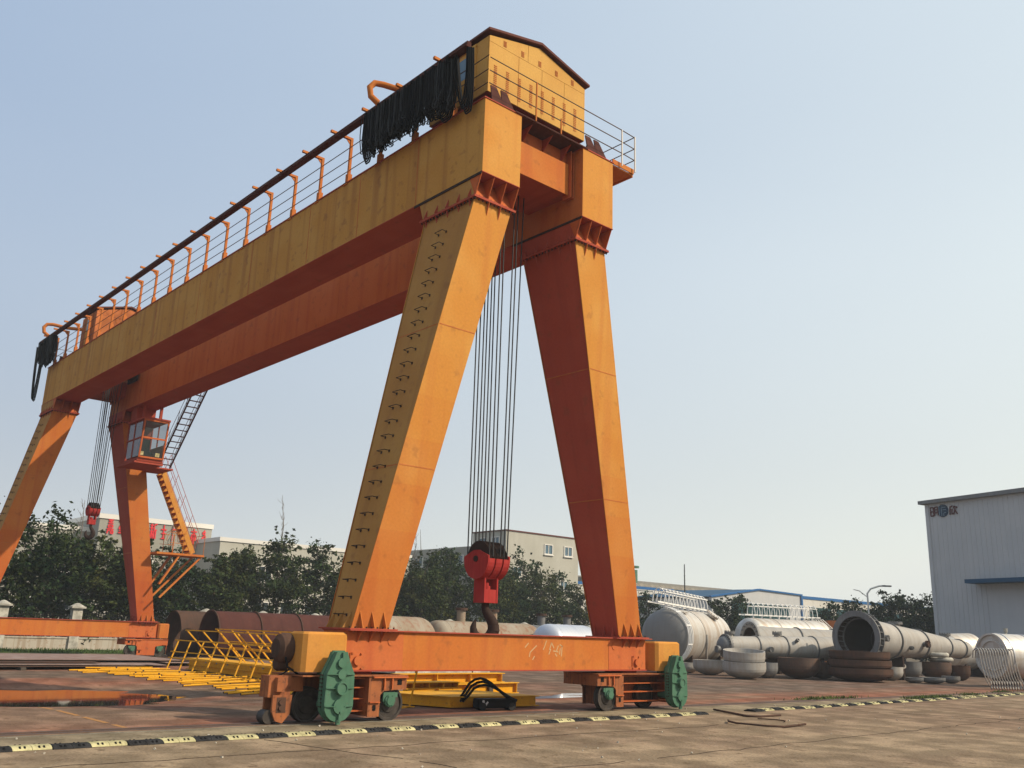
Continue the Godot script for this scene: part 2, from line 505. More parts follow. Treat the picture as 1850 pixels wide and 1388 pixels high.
func ground() -> void:
	var xs := axis_steps(-17.0, 62.0, 0.27, 900.0)
	var zs := axis_steps(-58.0, -1.0, 0.27, 900.0)
	var v := PackedVector3Array()
	var n := PackedVector3Array()
	var c := PackedColorArray()
	var ix := PackedInt32Array()
	var w := xs.size()
	for z in zs:
		for x in xs:
			v.append(Vector3(x, gy(x, z), z))
			var e := 0.1
			n.append(Vector3((gy(x - e, z) - gy(x + e, z)) / (2 * e), 1, (gy(x, z - e) - gy(x, z + e)) / (2 * e)).normalized() if x > -15 and x < 10 and z < -15 and z > -34 else Vector3.UP)
			c.append(ground_color(x, z))
	for j in zs.size() - 1:
		for i in w - 1:
			var a := j * w + i
			ix.append_array(PackedInt32Array([a, a + 1, a + w, a + 1, a + w + 1, a + w]))
	var ar := []
	ar.resize(Mesh.ARRAY_MAX)
	ar[Mesh.ARRAY_VERTEX] = v; ar[Mesh.ARRAY_NORMAL] = n; ar[Mesh.ARRAY_COLOR] = c; ar[Mesh.ARRAY_INDEX] = ix
	var m := ArrayMesh.new()
	m.add_surface_from_arrays(Mesh.PRIMITIVE_TRIANGLES, ar)
	m.surface_set_material(0, M.ground)
	var o := MeshInstance3D.new()
	o.name = "ground"; o.mesh = m
	add_child(o)
	tag(o, "brown and red stained concrete yard ground", "ground", "", "structure")
	# puddle
	var b := MB.new()
	var pts := []
	for k in 40:
		var a := TAU * k / 40.0
		var r := 1.0 + 0.12 * sin(a * 3.0 + 1.0) + 0.08 * sin(a * 7.0)
		var u := cos(a) * 5.2 * r
		var q := sin(a) * 4.0 * r
		pts.append(Vector3(HOLLOW.x + u * 0.7507 + q * 0.6607, -0.150, HOLLOW.z + u * 0.6607 - q * 0.7507))
	for k in 40:
		b.flat(Vector3(HOLLOW.x, -0.150, HOLLOW.z), pts[k], pts[(k + 1) % 40], Vector3.UP)
	solo("puddle", [[b, M.water]], "still puddle mirroring the far crane beam", "puddle", "", "structure")
	# small wet patches to the right, below the beam
	var wet := 0
	for p in [Vector3(11.2, 0, -19.6), Vector3(13.6, 0, -20.6), Vector3(9.3, 0, -19.0)]:
		var d := MB.new()
		for k in 20:
			var q0 := TAU * k / 20.0
			var q1 := TAU * (k + 1) / 20.0
			var e := Vector3(p.x, 0.006, p.z)
			var f := func(t: float) -> Vector3: return e + Vector3(cos(t) * (1.2 + 0.3 * sin(3 * t)) - sin(t) * 0.2, 0, sin(t) * 0.45 * (1.0 + 0.2 * sin(2 * t + wet)))
			d.flat(e, f.call(q0), f.call(q1), Vector3.UP)
		solo("wet_patch", [[d, M.water]], ["shallow wet patch below the middle of the near crane beam", "long wet patch below the right half of the near crane beam", "small wet patch beside the yellow beams"][wet], "puddle", "", "structure")
		wet += 1
	# grass strip by the wall, and weeds near the kerb strip
	var gs := MB.new()
	for i in 60:
		for j in 8:
			var x0 := -14.0 + i * 0.75
			var z0 := -55.6 + j * 0.66
			var h := func(x: float, z: float) -> Vector3: return Vector3(x, 0.03 + 0.05 * noise.get_noise_2d(x, z) + (0.0 if z < -50.6 else -0.06), z)
			gs.col = Color(.06, .085, .03) * (0.8 + 0.5 * noise.get_noise_2d(x0 * 0.7, z0))
			gs.quad(h.call(x0, z0), h.call(x0 + 0.75, z0), h.call(x0 + 0.75, z0 + 0.66), h.call(x0, z0 + 0.66), Vector3.UP)
	solo("grass_verge", [[gs, M.grass]], "green grass verge in front of the low wall", "grass", "", "structure")
	var bl := MB.new()
	for k in 7000:
		var p := Vector3(rng.randf_range(-12, 30), 0.03, rng.randf_range(-55.5, -50.4))
		blade(bl, p, rng.randf_range(0.06, 0.18), Color(.06, .10, .03) * rng.randf_range(0.6, 1.4))
	solo("grass", [[bl, M.grass]], "short grass growing on the verge below the wall", "grass", "", "stuff")
	var wd := MB.new()
	for spot in [Vector3(17.4, 0, -15.75), Vector3(18.3, 0, -15.8), Vector3(19.2, 0, -15.7), Vector3(22.4, 0, -14.75), Vector3(23.1, 0, -14.8), Vector3(23.9, 0, -14.85), Vector3(24.4, 0, -14.8), Vector3(27.6, 0, -15.2), Vector3(31.5, 0, -15.6)]:
		for k in 130:
			var p: Vector3 = spot + Vector3(rng.randfn() * 0.5, 0, rng.randfn() * 0.14)
			blade(wd, p, rng.randf_range(0.03, 0.11), Color(.09, .12, .035) * rng.randf_range(0.5, 1.3))
	solo("weeds", [[wd, M.grass]], "green weeds growing along the crane rail on the right", "weeds", "", "stuff")

func blade(b: MB, p: Vector3, h: float, k: Color) -> void:
	var a := rng.randf() * TAU
	var s := Vector3(cos(a), 0, sin(a)) * 0.022
	b.col = k
	b.flat(p - s, p + s, p + Vector3(rng.randfn() * 0.04, h, rng.randfn() * 0.04), Vector3(0, 0.3, 1))

# ---------------------------------------------------------------- buildings
func wbox(called: String, lo: Vector3, hi: Vector3, m: Material, parent: Node) -> MeshInstance3D:
	var b := MB.new()
	b.box(lo, hi)
	return one(called, b, m, parent)

# window in a wall that faces +Z (face 0) or -X (face 1); c = centre on the wall plane
func window(parent: Node, c: Vector3, w: float, h: float, face: int, frame: Material, pane: Material) -> void:
	var r := Vector3.RIGHT if face == 0 else Vector3.BACK
	var o := Vector3.BACK if face == 0 else Vector3.LEFT
	var f := MB.new()
	for s in [-1, 1]:
		f.beam(c + r * s * (w * 0.5 - 0.04) + o * 0.03 - Vector3(0, h * 0.5, 0), c + r * s * (w * 0.5 - 0.04) + o * 0.03 + Vector3(0, h * 0.5, 0), 0.10, 0.10, r)
		f.beam(c - r * (w * 0.5 - 0.09) + o * 0.03 + Vector3(0, s * (h * 0.5 - 0.04), 0), c + r * (w * 0.5 - 0.09) + o * 0.03 + Vector3(0, s * (h * 0.5 - 0.04), 0), 0.10, 0.08)
	f.beam(c + o * 0.025 - Vector3(0, h * 0.5 - 0.08, 0), c + o * 0.025 + Vector3(0, h * 0.5 - 0.08, 0), 0.07, 0.07, r)
	f.beam(c + o * 0.07 - r * (w * 0.5 + 0.08) - Vector3(0, h * 0.5 + 0.05, 0), c + o * 0.07 + r * (w * 0.5 + 0.08) - Vector3(0, h * 0.5 + 0.05, 0), 0.16, 0.08)
	var win := one("window", f, frame, parent)
	var p := MB.new()
	p.quad(c - r * w * 0.46 - Vector3(0, h * 0.46, 0) + o * 0.012, c + r * w * 0.46 - Vector3(0, h * 0.46, 0) + o * 0.012, c + r * w * 0.46 + Vector3(0, h * 0.46, 0) + o * 0.012, c - r * w * 0.46 + Vector3(0, h * 0.46, 0) + o * 0.012, o)
	one("pane", p, pane, win)

# a character drawn by strokes in a unit square; right = writing direction, out = off the wall
func glyph(parent: Node, at: Vector3, right: Vector3, out: Vector3, w: float, h: float, t: float, strokes: Array, m: Material) -> void:
	var b := MB.new()
	var k := 0
	for s in strokes:
		var p: Vector3 = at + right * s[0] * w + Vector3.UP * s[1] * h + out * (0.05 + 0.004 * k)
		var q: Vector3 = at + right * s[2] * w + Vector3.UP * s[3] * h + out * (0.05 + 0.004 * k)
		b.beam(p, q, t, 0.06, out)
		k += 1
	one("character", b, m, parent)

func ribs(parent: Node, a: Vector3, d: Vector3, len_: float, h: float, step: float, out: Vector3, m: Material) -> void:
	var b := MB.new()
	var n := int(len_ / step)
	for k in n:
		var p := a + d * (k + 0.5) * step + out * 0.012
		b.beam(p, p + Vector3(0, h, 0), 0.12, 0.03, out)
	tag(one("cladding_ribs", b, m, parent), "", "", "", "stuff")

func buildings() -> void:
	# sign building on the left
	var t := thing("office_building", "pale office block with red characters on its tall parapet behind the trees", "building", Vector3(22, 0, -84))
	wbox("wall", Vector3(17.1, 0, -94), Vector3(27.4, 10.3, -84), M.wall_grey, t)
	wbox("parapet_cap", Vector3(17.0, 10.3, -94.1), Vector3(27.5, 10.72, -83.9), M.trim_white, t)
	var sg := [[[.1, .95, .9, .95], [.5, 1, .5, .72], [.2, .84, .8, .84], [.15, .7, .85, .7], [.2, .56, .8, .56], [.2, .56, .2, .42], [.8, .56, .8, .42], [.2, .42, .8, .42], [0, .3, 1, .3], [.15, .2, .45, .2], [.15, .2, .1, 0], [.6, .2, .9, .2], [.6, .2, .6, 0], [.9, .2, .9, 0], [.6, .02, .9, .02]],
		[[.1, .9, .9, .9], [.3, 1, .3, .8], [.7, 1, .7, .8], [.5, .8, .2, .45], [.5, .7, .9, .7], [.5, .55, .9, .55], [.7, .85, .7, .4], [.1, .4, .9, .4], [.2, .28, .8, .28], [.8, .28, .8, 0], [.1, .14, .7, .14]],
		[[.1, .8, .9, .8], [.5, 1, .5, 0], [.1, .4, .9, .4]], [[.2, 1, .2, 0], [.1, .7, .9, .7], [.6, .7, .6, 0]],
		[[.0, .9, .45, .9], [.22, 1, .22, .55], [.0, .72, .45, .72], [.0, .5, .5, .5], [.25, .5, .25, 0], [.22, .45, .0, .1], [.3, .4, .48, .15], [.6, .95, 1, 1], [.6, .95, .55, 0], [.6, .6, 1, .6], [.82, .6, .82, 0], [.1, .3, .42, .3]],
		[[.1, .7, .9, .7], [.5, 1, .5, .1], [.2, .1, .8, .1], [.2, .45, .8, .45]],
		[[.1, .8, .9, .8], [.3, 1, .3, 0]],
		[[.1, .9, .1, .6], [.3, .95, .3, .65], [.1, .78, .5, .78], [.5, .95, .9, .9], [.9, .9, .6, .5], [.55, .8, .95, .5], [0, .45, 1, .45], [.5, .55, .5, 0], [.45, .4, .05, .05], [.55, .4, .95, .05], [.2, .28, .8, .28]],
		[[.5, 1, .5, .85], [.02, .82, .98, .82], [.2, .62, .8, .62], [.2, .62, .2, .15], [.8, .62, .8, .2], [.5, .82, .5, -.05], [.0, .42, .15, .42], [.2, .36, .8, .36]],
		[[.65, 1, .35, .72], [.35, .72, .75, .72], [.75, .72, .25, .4], [.25, .4, .8, .42], [.3, .85, .8, .85], [.8, .42, .5, .15], [.5, .15, .1, 0], [.65, .58, .85, .5]]]
	for k in 10:
		glyph(t, Vector3(17.75 + k * 0.95, 9.02 - k * 0.028, -84), Vector3.RIGHT, Vector3.BACK, 0.62, 1.34, 0.105, sg[k], M.sign_red)
	for x in [19.0, 21.5, 24.0, 26.2]:
		for y in [3.2, 6.4]: window(t, Vector3(x, y, -84), 1.4, 1.6, 0, M.trim_white, M.window_dark)
	t = thing("office_wing", "low grey office wing with white roof edge left of the red sign", "building", Vector3(12, 0, -86))
	wbox("wall", Vector3(4, 0, -96), Vector3(17.1, 9.2, -86), M.wall_grey, t)
	wbox("parapet_cap", Vector3(3.9, 9.2, -96.1), Vector3(17.1, 9.6, -85.9), M.trim_white, t)
	for x in [7.0, 10.0, 13.0, 15.6]:
		for y in [3.2, 6.4]: window(t, Vector3(x, y, -86), 1.4, 1.6, 0, M.trim_white, M.window_dark)
	t = thing("office_wing", "long pale office wing with white roof edge right of the red sign", "building", Vector3(36, 0, -79))
	wbox("wall", Vector3(26.1, 0, -92), Vector3(47, 8.85, -79), M.wall_beige, t)
	wbox("parapet_cap", Vector3(26.0, 8.85, -92.1), Vector3(47.1, 9.2, -78.9), M.trim_white, t)
	for k in 8:
		for y in [3.0, 6.2]: window(t, Vector3(28.2 + k * 2.5, y, -79), 1.4, 1.5, 0, M.trim_white, M.window_dark)
	# grey block in the middle
	t = thing("grey_building", "grey flat roofed building behind the hanging hook with few windows", "building", Vector3(53, 0, -66))
	wbox("wall", Vector3(48.7, 0, -71), Vector3(58.54, 11.15, -66), M.wall_beige, t)
	wbox("roof_edge", Vector3(48.62, 11.15, -71.1), Vector3(58.6, 11.27, -65.92), M.roof_brown, t)
	for q in [Vector3(57.05, 9.8, -66), Vector3(54.3, 9.8, -66), Vector3(50.2, 7.4, -66), Vector3(53.0, 6.4, -66), Vector3(56.5, 6.4, -66)]:
		window(t, q, 1.15, 1.0, 0, M.trim_white, M.window_blue)
	for q in [Vector3(48.7, 9.9, -67.5), Vector3(48.7, 9.9, -69.4), Vector3(48.7, 6.6, -67.5), Vector3(48.7, 6.6, -69.4)]:
		window(t, q, 1.2, 1.5, 1, M.trim_white, M.window_blue)
	t = thing("low_grey_building", "low dark grey building left of the grey block above the trees", "building", Vector3(52, 0, -76))
	wbox("wall", Vector3(48.6, 0, -92), Vector3(55, 9.9, -71.2), M.wall_grey, t)
	for k in 5: window(t, Vector3(48.6, 8.6, -73.0 - k * 3.4), 1.6, 1.0, 1, M.trim_white, M.window_blue)
	# blue trimmed sheds on the right
	t = thing("factory_shed", "cream factory shed with blue roof trim behind the silver tanks", "building", Vector3(86, 0, -85))
	wbox("wall", Vector3(70, 0, -91.8), Vector3(97.6, 8.0, -85), M.wall_white, t)
	wbox("roof_trim", Vector3(69.9, 8.0, -91.7), Vector3(97.7, 8.14, -84.9), M.wall_white, t)
	wbox("gutter", Vector3(69.9, 8.142, -85.2), Vector3(97.7, 8.50, -84.86), M.blue, t)
	wbox("corner_trim", Vector3(97.15, 0, -85.1), Vector3(97.72, 8.0, -84.9), M.blue, t)
	wbox("corner_trim", Vector3(76.0, 5.5, -85.1), Vector3(76.5, 8.0, -84.9), M.blue, t)
	for k in 6: window(t, Vector3(73 + k * 4.2, 3.0, -85), 2.0, 1.4, 0, M.white, M.window_blue)
	ribs(t, Vector3(70, 0, -85), Vector3.RIGHT, 27, 8.0, 0.6, Vector3.BACK, M.wall_white)
	t = thing("long_shed", "long beige factory hall rising behind the blue trimmed shed", "building", Vector3(118, 0, -92))
	wbox("wall", Vector3(92, 0, -112), Vector3(150, 9.0, -92), M.wall_beige, t)
	var rb := MB.new()
	rb.hexa([Vector3(91.6, 9.0, -112), Vector3(150.4, 9.0, -112), Vector3(150.4, 9.0, -91.6), Vector3(91.6, 9.0, -91.6), Vector3(91.6, 11.0, -105), Vector3(150.4, 11.0, -105), Vector3(150.4, 9.55, -92.2), Vector3(91.6, 9.55, -92.2)])
	one("roof", rb, M.concrete, t)
	var vent := MB.new()
	vent.cyl(Vector3(99.5, 9.6, -94), Vector3(99.5, 11.6, -94), 0.55, 10)
	vent.cyl(Vector3(99.5, 11.9, -94), Vector3(99.5, 12.2, -94), 0.8, 10)
	one("roof_vent", vent, M.green, t)
	t = thing("gabled_shed", "grey gabled shed with blue roof edge and a dark open bay", "building", Vector3(99.5, 0, -72))
	var g := MB.new()
	g.poly([Vector3(89, 0, -72.2), Vector3(110, 0, -72.2), Vector3(110, 8.1, -72.2), Vector3(99.5, 8.3, -72.2), Vector3(89, 6.9, -72.2)], 0.4)
	one("gable_wall", g, M.clad, t)
	wbox("side_wall", Vector3(89, 0, -95), Vector3(89.3, 6.8, -72.5), M.clad, t)
	var tr := MB.new()
	tr.beam(Vector3(88.7, 7.0, -72.0), Vector3(99.5, 8.42, -72.0), 0.4, 0.2)
	tr.beam(Vector3(99.5, 8.42, -72.0), Vector3(110.1, 8.2, -72.0), 0.4, 0.2)
	tr.beam(Vector3(109.9, 0, -71.9), Vector3(109.9, 8.1, -71.9), 0.35, 0.25)
	one("roof_trim", tr, M.blue, t)
	var rf := MB.new()
	rf.poly([Vector3(88.6, 6.95, -72.4), Vector3(99.5, 8.4, -72.4), Vector3(99.5, 8.4, -95), Vector3(88.6, 6.95, -95)], 0.1)
	rf.poly([Vector3(99.5, 8.4, -72.4), Vector3(110.2, 8.15, -72.4), Vector3(110.2, 8.15, -95), Vector3(99.5, 8.4, -95)], 0.1)
	one("roof", rf, M.blue_dark, t)
	wbox("open_bay", Vector3(93.2, 0, -72.05), Vector3(106.8, 6.5, -71.95), M.teal_dark, t)
	t = thing("shed_wing", "white shed wing with blue trim and dark openings right of the gabled shed", "building", Vector3(124, 0, -73))
	wbox("wall", Vector3(110.2, 0, -90), Vector3(150, 7.7, -72), M.wall_white, t)
	wbox("roof_trim", Vector3(110.2, 7.7, -90), Vector3(150.1, 8.1, -71.9), M.blue, t)
	for k in 5: wbox("open_bay", Vector3(112 + k * 7.4, 0, -72.0), Vector3(118 + k * 7.4, 6.6, -71.95), M.teal_dark, t)
	# the big clad hall on the right
	t = thing("factory_hall", "large pale grey metal clad hall with a round blue logo at the right edge", "building", Vector3(66, 0, -33.45))
	wbox("wall", Vector3(66, 0, -33.45), Vector3(110, 13.0, 30), M.clad, t)
	wbox("corner_strip", Vector3(65.93, 0, -33.52), Vector3(66.12, 12.95, -33.2), M.clad, t)
	rb = MB.new()
	rb.hexa([Vector3(65.6, 13.0, -33.9), Vector3(110, 13.0, -33.9), Vector3(110, 13.0, 30), Vector3(65.6, 13.0, 30), Vector3(65.6, 13.28, -33.9), Vector3(110, 13.28, -33.9), Vector3(110, 14.4, 30), Vector3(65.6, 13.5, 30)])
	one("roof", rb, M.steel_dark, t)
	ribs(t, Vector3(66, 0, -33.2), Vector3.BACK, 40, 13.0, 0.42, Vector3.LEFT, M.clad)
	var cn := MB.new()
	cn.box(Vector3(64.6, 6.45, -29.5), Vector3(66, 6.75, -12))
	one("canopy", cn, M.blue_dark, t)
	wbox("door", Vector3(65.96, 0, -28.6), Vector3(65.99, 6.0, -13), M.clad, t)
	glyph(t, Vector3(66, 12.0, -33.0), Vector3.BACK, Vector3.LEFT, 0.72, 0.68, 0.085, [[0, 1, 0, 0], [.38, 1, .38, 0], [0, 1, .38, 1], [0, .5, .38, .5], [0, 0, .38, 0], [.56, 1, .5, 0], [.98, 1, .98, 0], [.56, 1, .98, 1], [.56, .68, .98, .68], [.56, .36, .98, .36]], M.logo_red)
	glyph(t, Vector3(66, 11.95, -31.25), Vector3.BACK, Vector3.LEFT, 0.72, 0.68, 0.085, [[.42, 1, .08, .9], [.1, .9, .02, 0], [.1, .58, .46, .58], [.3, .58, .3, 0], [.66, 1, .52, .68], [.62, .84, .98, .84], [.98, .84, .9, .66], [.76, .66, .5, 0], [.74, .45, 1, 0]], M.logo_red)
	var lg := MB.new()
	lg.cyl(Vector3(66.0, 12.33, -31.86), Vector3(65.92, 12.33, -31.86), 0.5, 28)
	var logo := one("logo", lg, M.logo_blue, t)
	lg = MB.new()
	for s in [[-.30, -.36, -.30, .36], [-.08, -.40, -.08, .26], [-.08, .26, .3, .26], [.05, .06, .34, .06], [.1, -.2, .34, -.16], [.1, -.2, .1, -.42]]:
		lg.beam(Vector3(65.90, 12.33 + s[1], -31.86 + s[0]), Vector3(65.90, 12.33 + s[3], -31.86 + s[2]), 0.065, 0.03, Vector3.LEFT)
	one("emblem", lg, M.logo_pale, logo)
	t.rotation.y = -deg_to_rad(14.0)
	# mast and lamp
	var b := MB.new()
	b.cyl(Vector3(70.7, 0, -62), Vector3(70.7, 9.4, -62), 0.11, 6, 0.05)
	for k in 8: b.beam(Vector3(70.55, 5.2 + k * 0.5, -62), Vector3(70.85, 5.2 + k * 0.5, -62), 0.03, 0.03)
	solo("mast", [[b, M.rope]], "thin dark mast with rungs behind the big silver tank", "mast")
	t = thing("street_lamp", "tall curved arm street lamp before the dark trees on the right", "street lamp", Vector3(66.3, 0, -39.2))
	b = MB.new()
	b.tube([Vector3(66.3, 0, -39.2), Vector3(66.3, 4.2, -39.2), Vector3(66.25, 5.9, -39.2), Vector3(66.5, 6.3, -39.0), Vector3(67.0, 6.55, -38.5), Vector3(67.4, 6.6, -38.1)], 0.075, 7)
	b.tube([Vector3(66.25, 5.6, -39.2), Vector3(65.7, 6.1, -39.6), Vector3(65.3, 6.2, -39.9)], 0.04, 5)
	one("pole", b, M.trim_white, t)
	b = MB.new()
	b.obox(Transform3D(Basis(Vector3.UP, 0.75), Vector3(67.45, 6.57, -38.05)), Vector3(0.3, 0.12, 0.75))
	one("lamp_head", b, M.steel_dark, t)
	t = thing("container", "orange steel container left of the open flanged pipe", "container", Vector3(57.5, 0, -37))
	var cx := Transform3D(Basis(Vector3.UP, 0.7), Vector3(57.6, 1.75, -37.2))
	b = MB.new(); b.obox(cx, Vector3(5.0, 3.2, 2.4))
	one("body", b, M.container, t)
	b = MB.new()
	for k in 16: b.obox(cx * Transform3D(Basis(), Vector3(-2.35 + k * 0.31, 0, 1.215)), Vector3(0.14, 3.0, 0.03))
	tag(one("corrugation", b, M.container, t), "", "", "", "stuff")

# ---------------------------------------------------------------- vegetation
func crown(b: MB, c: Vector3, rx: float, ry: float, clumps: int, leaves: int, size: float, tint: Color) -> void:
	for k in clumps:
		var d := Vector3(rng.randfn(), rng.randfn(), rng.randfn()).normalized()
		var rr := pow(rng.randf(), 0.45)
		var q := c + Vector3(d.x * rx * rr, d.y * ry * rr, d.z * rx * rr)
		if q.y > c.y: q -= (Vector3(q.x - c.x, 0, q.z - c.z)) * clampf((q.y - c.y) / ry, 0, 1) * 0.35
		var cr := rng.randf_range(0.28, 0.62) * rx * 0.5
		var ck := tint * rng.randf_range(0.55, 1.35)
		var warm := rng.randf_range(-0.12, 0.16)
		ck = Color(ck.r * (1.0 + warm * 1.6), ck.g, ck.b * (1.0 - warm))
		for i in leaves:
			var e := Vector3(rng.randfn(), rng.randfn() * 0.75, rng.randfn()) * cr * 0.55
			var p := q + e
			var s := size * rng.randf_range(0.6, 1.3)
			var nn := (Vector3(rng.randfn(), rng.randfn() + 0.9, rng.randfn()) + e.normalized() * 0.8).normalized()
			var ax := nn.cross(Vector3(rng.randfn(), rng.randfn(), rng.randfn())).normalized()
			var ay := nn.cross(ax) * s * 0.5
			ax *= s
			var f := rng.randf_range(0.75, 1.25)
			var lc := Color(ck.r * f, ck.g * f, ck.b * f)
			b.v.append(p - ax); b.v.append(p + ay); b.v.append(p + ax)
			b.v.append(p - ax); b.v.append(p + ax); b.v.append(p - ay)
			for j in 6:
				b.n.append(nn); b.c.append(lc)

func limb(b: MB, p: Vector3, q: Vector3, r0: float, r1: float) -> void:
	var m := (p + q) * 0.5 + Vector3(rng.randfn(), rng.randfn() * 0.3, rng.randfn()) * p.distance_to(q) * 0.06
	b.cyl(p, m, r0, 6, (r0 + r1) * 0.5)
	b.cyl(m, q, (r0 + r1) * 0.5, 6, r1)

func tree(called: String, label: String, group: String, at: Vector3, h: float, rx: float, tint: Color, dens := 1.0, low := 0.12) -> void:
	var t := thing(called, label, "tree", at, group)
	var b := MB.new()
	var top := at + Vector3(rng.randfn() * 0.2, h * 0.62, rng.randfn() * 0.2)
	limb(b, at - Vector3(0, 0.1, 0), top, 0.13, 0.06)
	limb(b, top, at + Vector3(rng.randfn() * 0.2, h * 0.95, rng.randfn() * 0.2), 0.06, 0.015)
	for k in 7:
		var y := h * rng.randf_range(0.22, 0.7)
		var a := TAU * (k + rng.randf()) / 7.0
		var s := at + Vector3(0, y, 0)
		limb(b, s, s + Vector3(cos(a), 0.7, sin(a)) * rx * rng.randf_range(0.5, 0.85), 0.05, 0.012)
	one("trunk", b, M.bark, t)
	var c := MB.new()
	var mid := at + Vector3(0, h * (low + (1.0 - low) * 0.5), 0)
	var ry := h * (1.0 - low) * 0.5
	crown(c, mid, rx, ry, int(95 * dens), 62, 0.125, tint)
	# loose sprays that break the outline
	for k in int(15 * dens):
		var a := rng.randf() * TAU
		var up := rng.randf_range(-0.5, 1.0)
		var rad := sqrt(maxf(0.05, 1.0 - up * up)) * rx * (1.0 if up < 0.4 else 0.8)
		crown(c, mid + Vector3(cos(a) * rad, up * ry * rng.randf_range(0.92, 1.10), sin(a) * rad), 0.40, 0.45, 3, 18, 0.12, tint * 1.1)
	one("crown", c, M.leaf, t)

func bare(label: String, at: Vector3, h: float) -> void:
	var t := thing("bare_tree", label, "tree", at)
	var b := MB.new()
	limb(b, at, at + Vector3(0.1, h * 0.6, 0), 0.09, 0.05)
	limb(b, at + Vector3(0.1, h * 0.6, 0), at + Vector3(rng.randfn() * 0.3, h, 0.1), 0.05, 0.012)
	one("trunk", b, M.twig, t)
	b = MB.new()
	for k in 22:
		var y := rng.randf_range(0.45, 0.95) * h
		var p := at + Vector3(0.1, y, 0)
		var a := rng.randf() * TAU
		var q := p + Vector3(cos(a) * 0.45, rng.randf_range(0.6, 1.4), sin(a) * 0.45) * (1.25 - y / h)
		limb(b, p, q, 0.02, 0.008)
		for j in 2:
			var m := p.lerp(q, rng.randf_range(0.4, 0.9))
			limb(b, m, m + Vector3(rng.randfn() * 0.25, 0.4, rng.randfn() * 0.25), 0.011, 0.006)
	one("branches", b, M.twig, t)

const ORD := ["first", "second", "third", "fourth", "fifth", "sixth", "seventh", "eighth", "ninth", "tenth", "eleventh", "twelfth", "thirteenth", "fourteenth", "fifteenth", "sixteenth", "seventeenth", "eighteenth", "nineteenth", "twentieth"]

func trees() -> void:
	var dark := Color(.026, .044, .018)
	var olive := Color(.046, .058, .020)
	var front := [[1.6, 7.0, 1.9], [4.3, 8.5, 2.3], [6.9, 7.9, 2.3], [9.2, 6.7, 2.0], [11.4, 6.4, 1.9], [14.0, 6.3, 2.0], [16.6, 6.0, 1.8], [18.6, 7.0, 1.9], [21.4, 7.9, 2.1], [24.6, 8.0, 2.1], [27.2, 7.3, 2.0], [30.4, 7.0, 2.2], [33.4, 7.2, 2.2], [36.4, 8.2, 2.4], [39.6, 7.6, 2.4], [43.0, 6.6, 2.1], [46.4, 7.6, 2.2], [49.3, 7.0, 2.2], [52.2, 6.4, 2.2], [55.4, 5.4, 2.0]]
	for k in front.size():
		var f: Array = front[k]
		var tint := dark.lerp(olive, rng.randf())
		tree("evergreen_tree", "%s dark evergreen tree from the left in the row behind the fence" % ORD[k], "trees behind the fence", Vector3(f[0], 0, -58.8 + rng.randfn() * 0.5), f[1], f[2], tint, 1.0 if k < 15 else 0.9)
	var back := [[0.0, 8.3, 2.4], [3.0, 7.4, 2.2], [8.0, 7.0, 2.2], [12.9, 6.4, 2.0], [20.0, 6.6, 2.0], [31.5, 7.8, 2.4], [35.0, 7.6, 2.4], [38.3, 8.8, 2.3], [47.8, 9.4, 2.0], [44.5, 7.4, 2.2]]
	for k in back.size():
		var f: Array = back[k]
		tree("evergreen_tree", "%s dark evergreen tree from the left in the rear row behind the fence" % ORD[k], "trees behind the fence", Vector3(f[0], 0, -62.5 + rng.randfn() * 0.5), f[1], f[2], dark * rng.randf_range(0.8, 1.2), 0.85)
	var right := [[58.5, 5.6, 1.8], [63.2, 5.6, 1.5], [64.6, 6.0, 1.6], [71.0, 5.4, 2.0], [73.0, 6.0, 1.9], [74.0, 5.6, 2.0], [75.4, 6.9, 2.0], [76.4, 6.3, 1.9], [77.6, 6.3, 2.0], [78.6, 6.7, 2.1], [80.5, 6.6, 2.2]]
	var rz := [-57.0, -52.6, -51.4, -45.6, -44.2, -43.2, -42.0, -41.2, -40.4, -39.4, -38.6]
	for k in right.size():
		var f: Array = right[k]
		tree("evergreen_tree", "%s dark tree from the left in the clump between the sheds and the clad hall" % ORD[k] if k > 2 else "%s small dark tree from the left behind the silver tanks" % ORD[k], "trees behind the tanks", Vector3(f[0], 0, rz[k]), f[1], f[2], dark * rng.randf_range(0.7, 1.0), 0.8, 0.08)
	for k in 14:
		var p := Vector3(-3.0 + k * 3.9 + rng.randfn() * 0.5, 0, -57.4 + rng.randfn() * 0.2)
		var c := MB.new()
		crown(c, p + Vector3(0, 1.1, 0), 1.7, 1.15, 44, 50, 0.11, dark.lerp(olive, rng.randf() * 0.6))
		solo("bush", [[c, M.leaf]], "%s low dark bush from the left right behind the iron fence" % ORD[k], "bush", "bushes behind the fence")
	bare("bare twiggy treetop rising above the evergreens left of the near crane leg", Vector3(23.5, 0, -63), 11.2)
	bare("bare twiggy treetop behind the yellow stairs of the far crane leg", Vector3(15.2, 0, -63), 10.0)
	bare("bare twiggy treetop just left of the hanging hook", Vector3(36.6, 0, -64), 10.0)
	bare("small bare treetop beside the left edge of the far left crane leg", Vector3(9.2, 0, -63), 9.2)

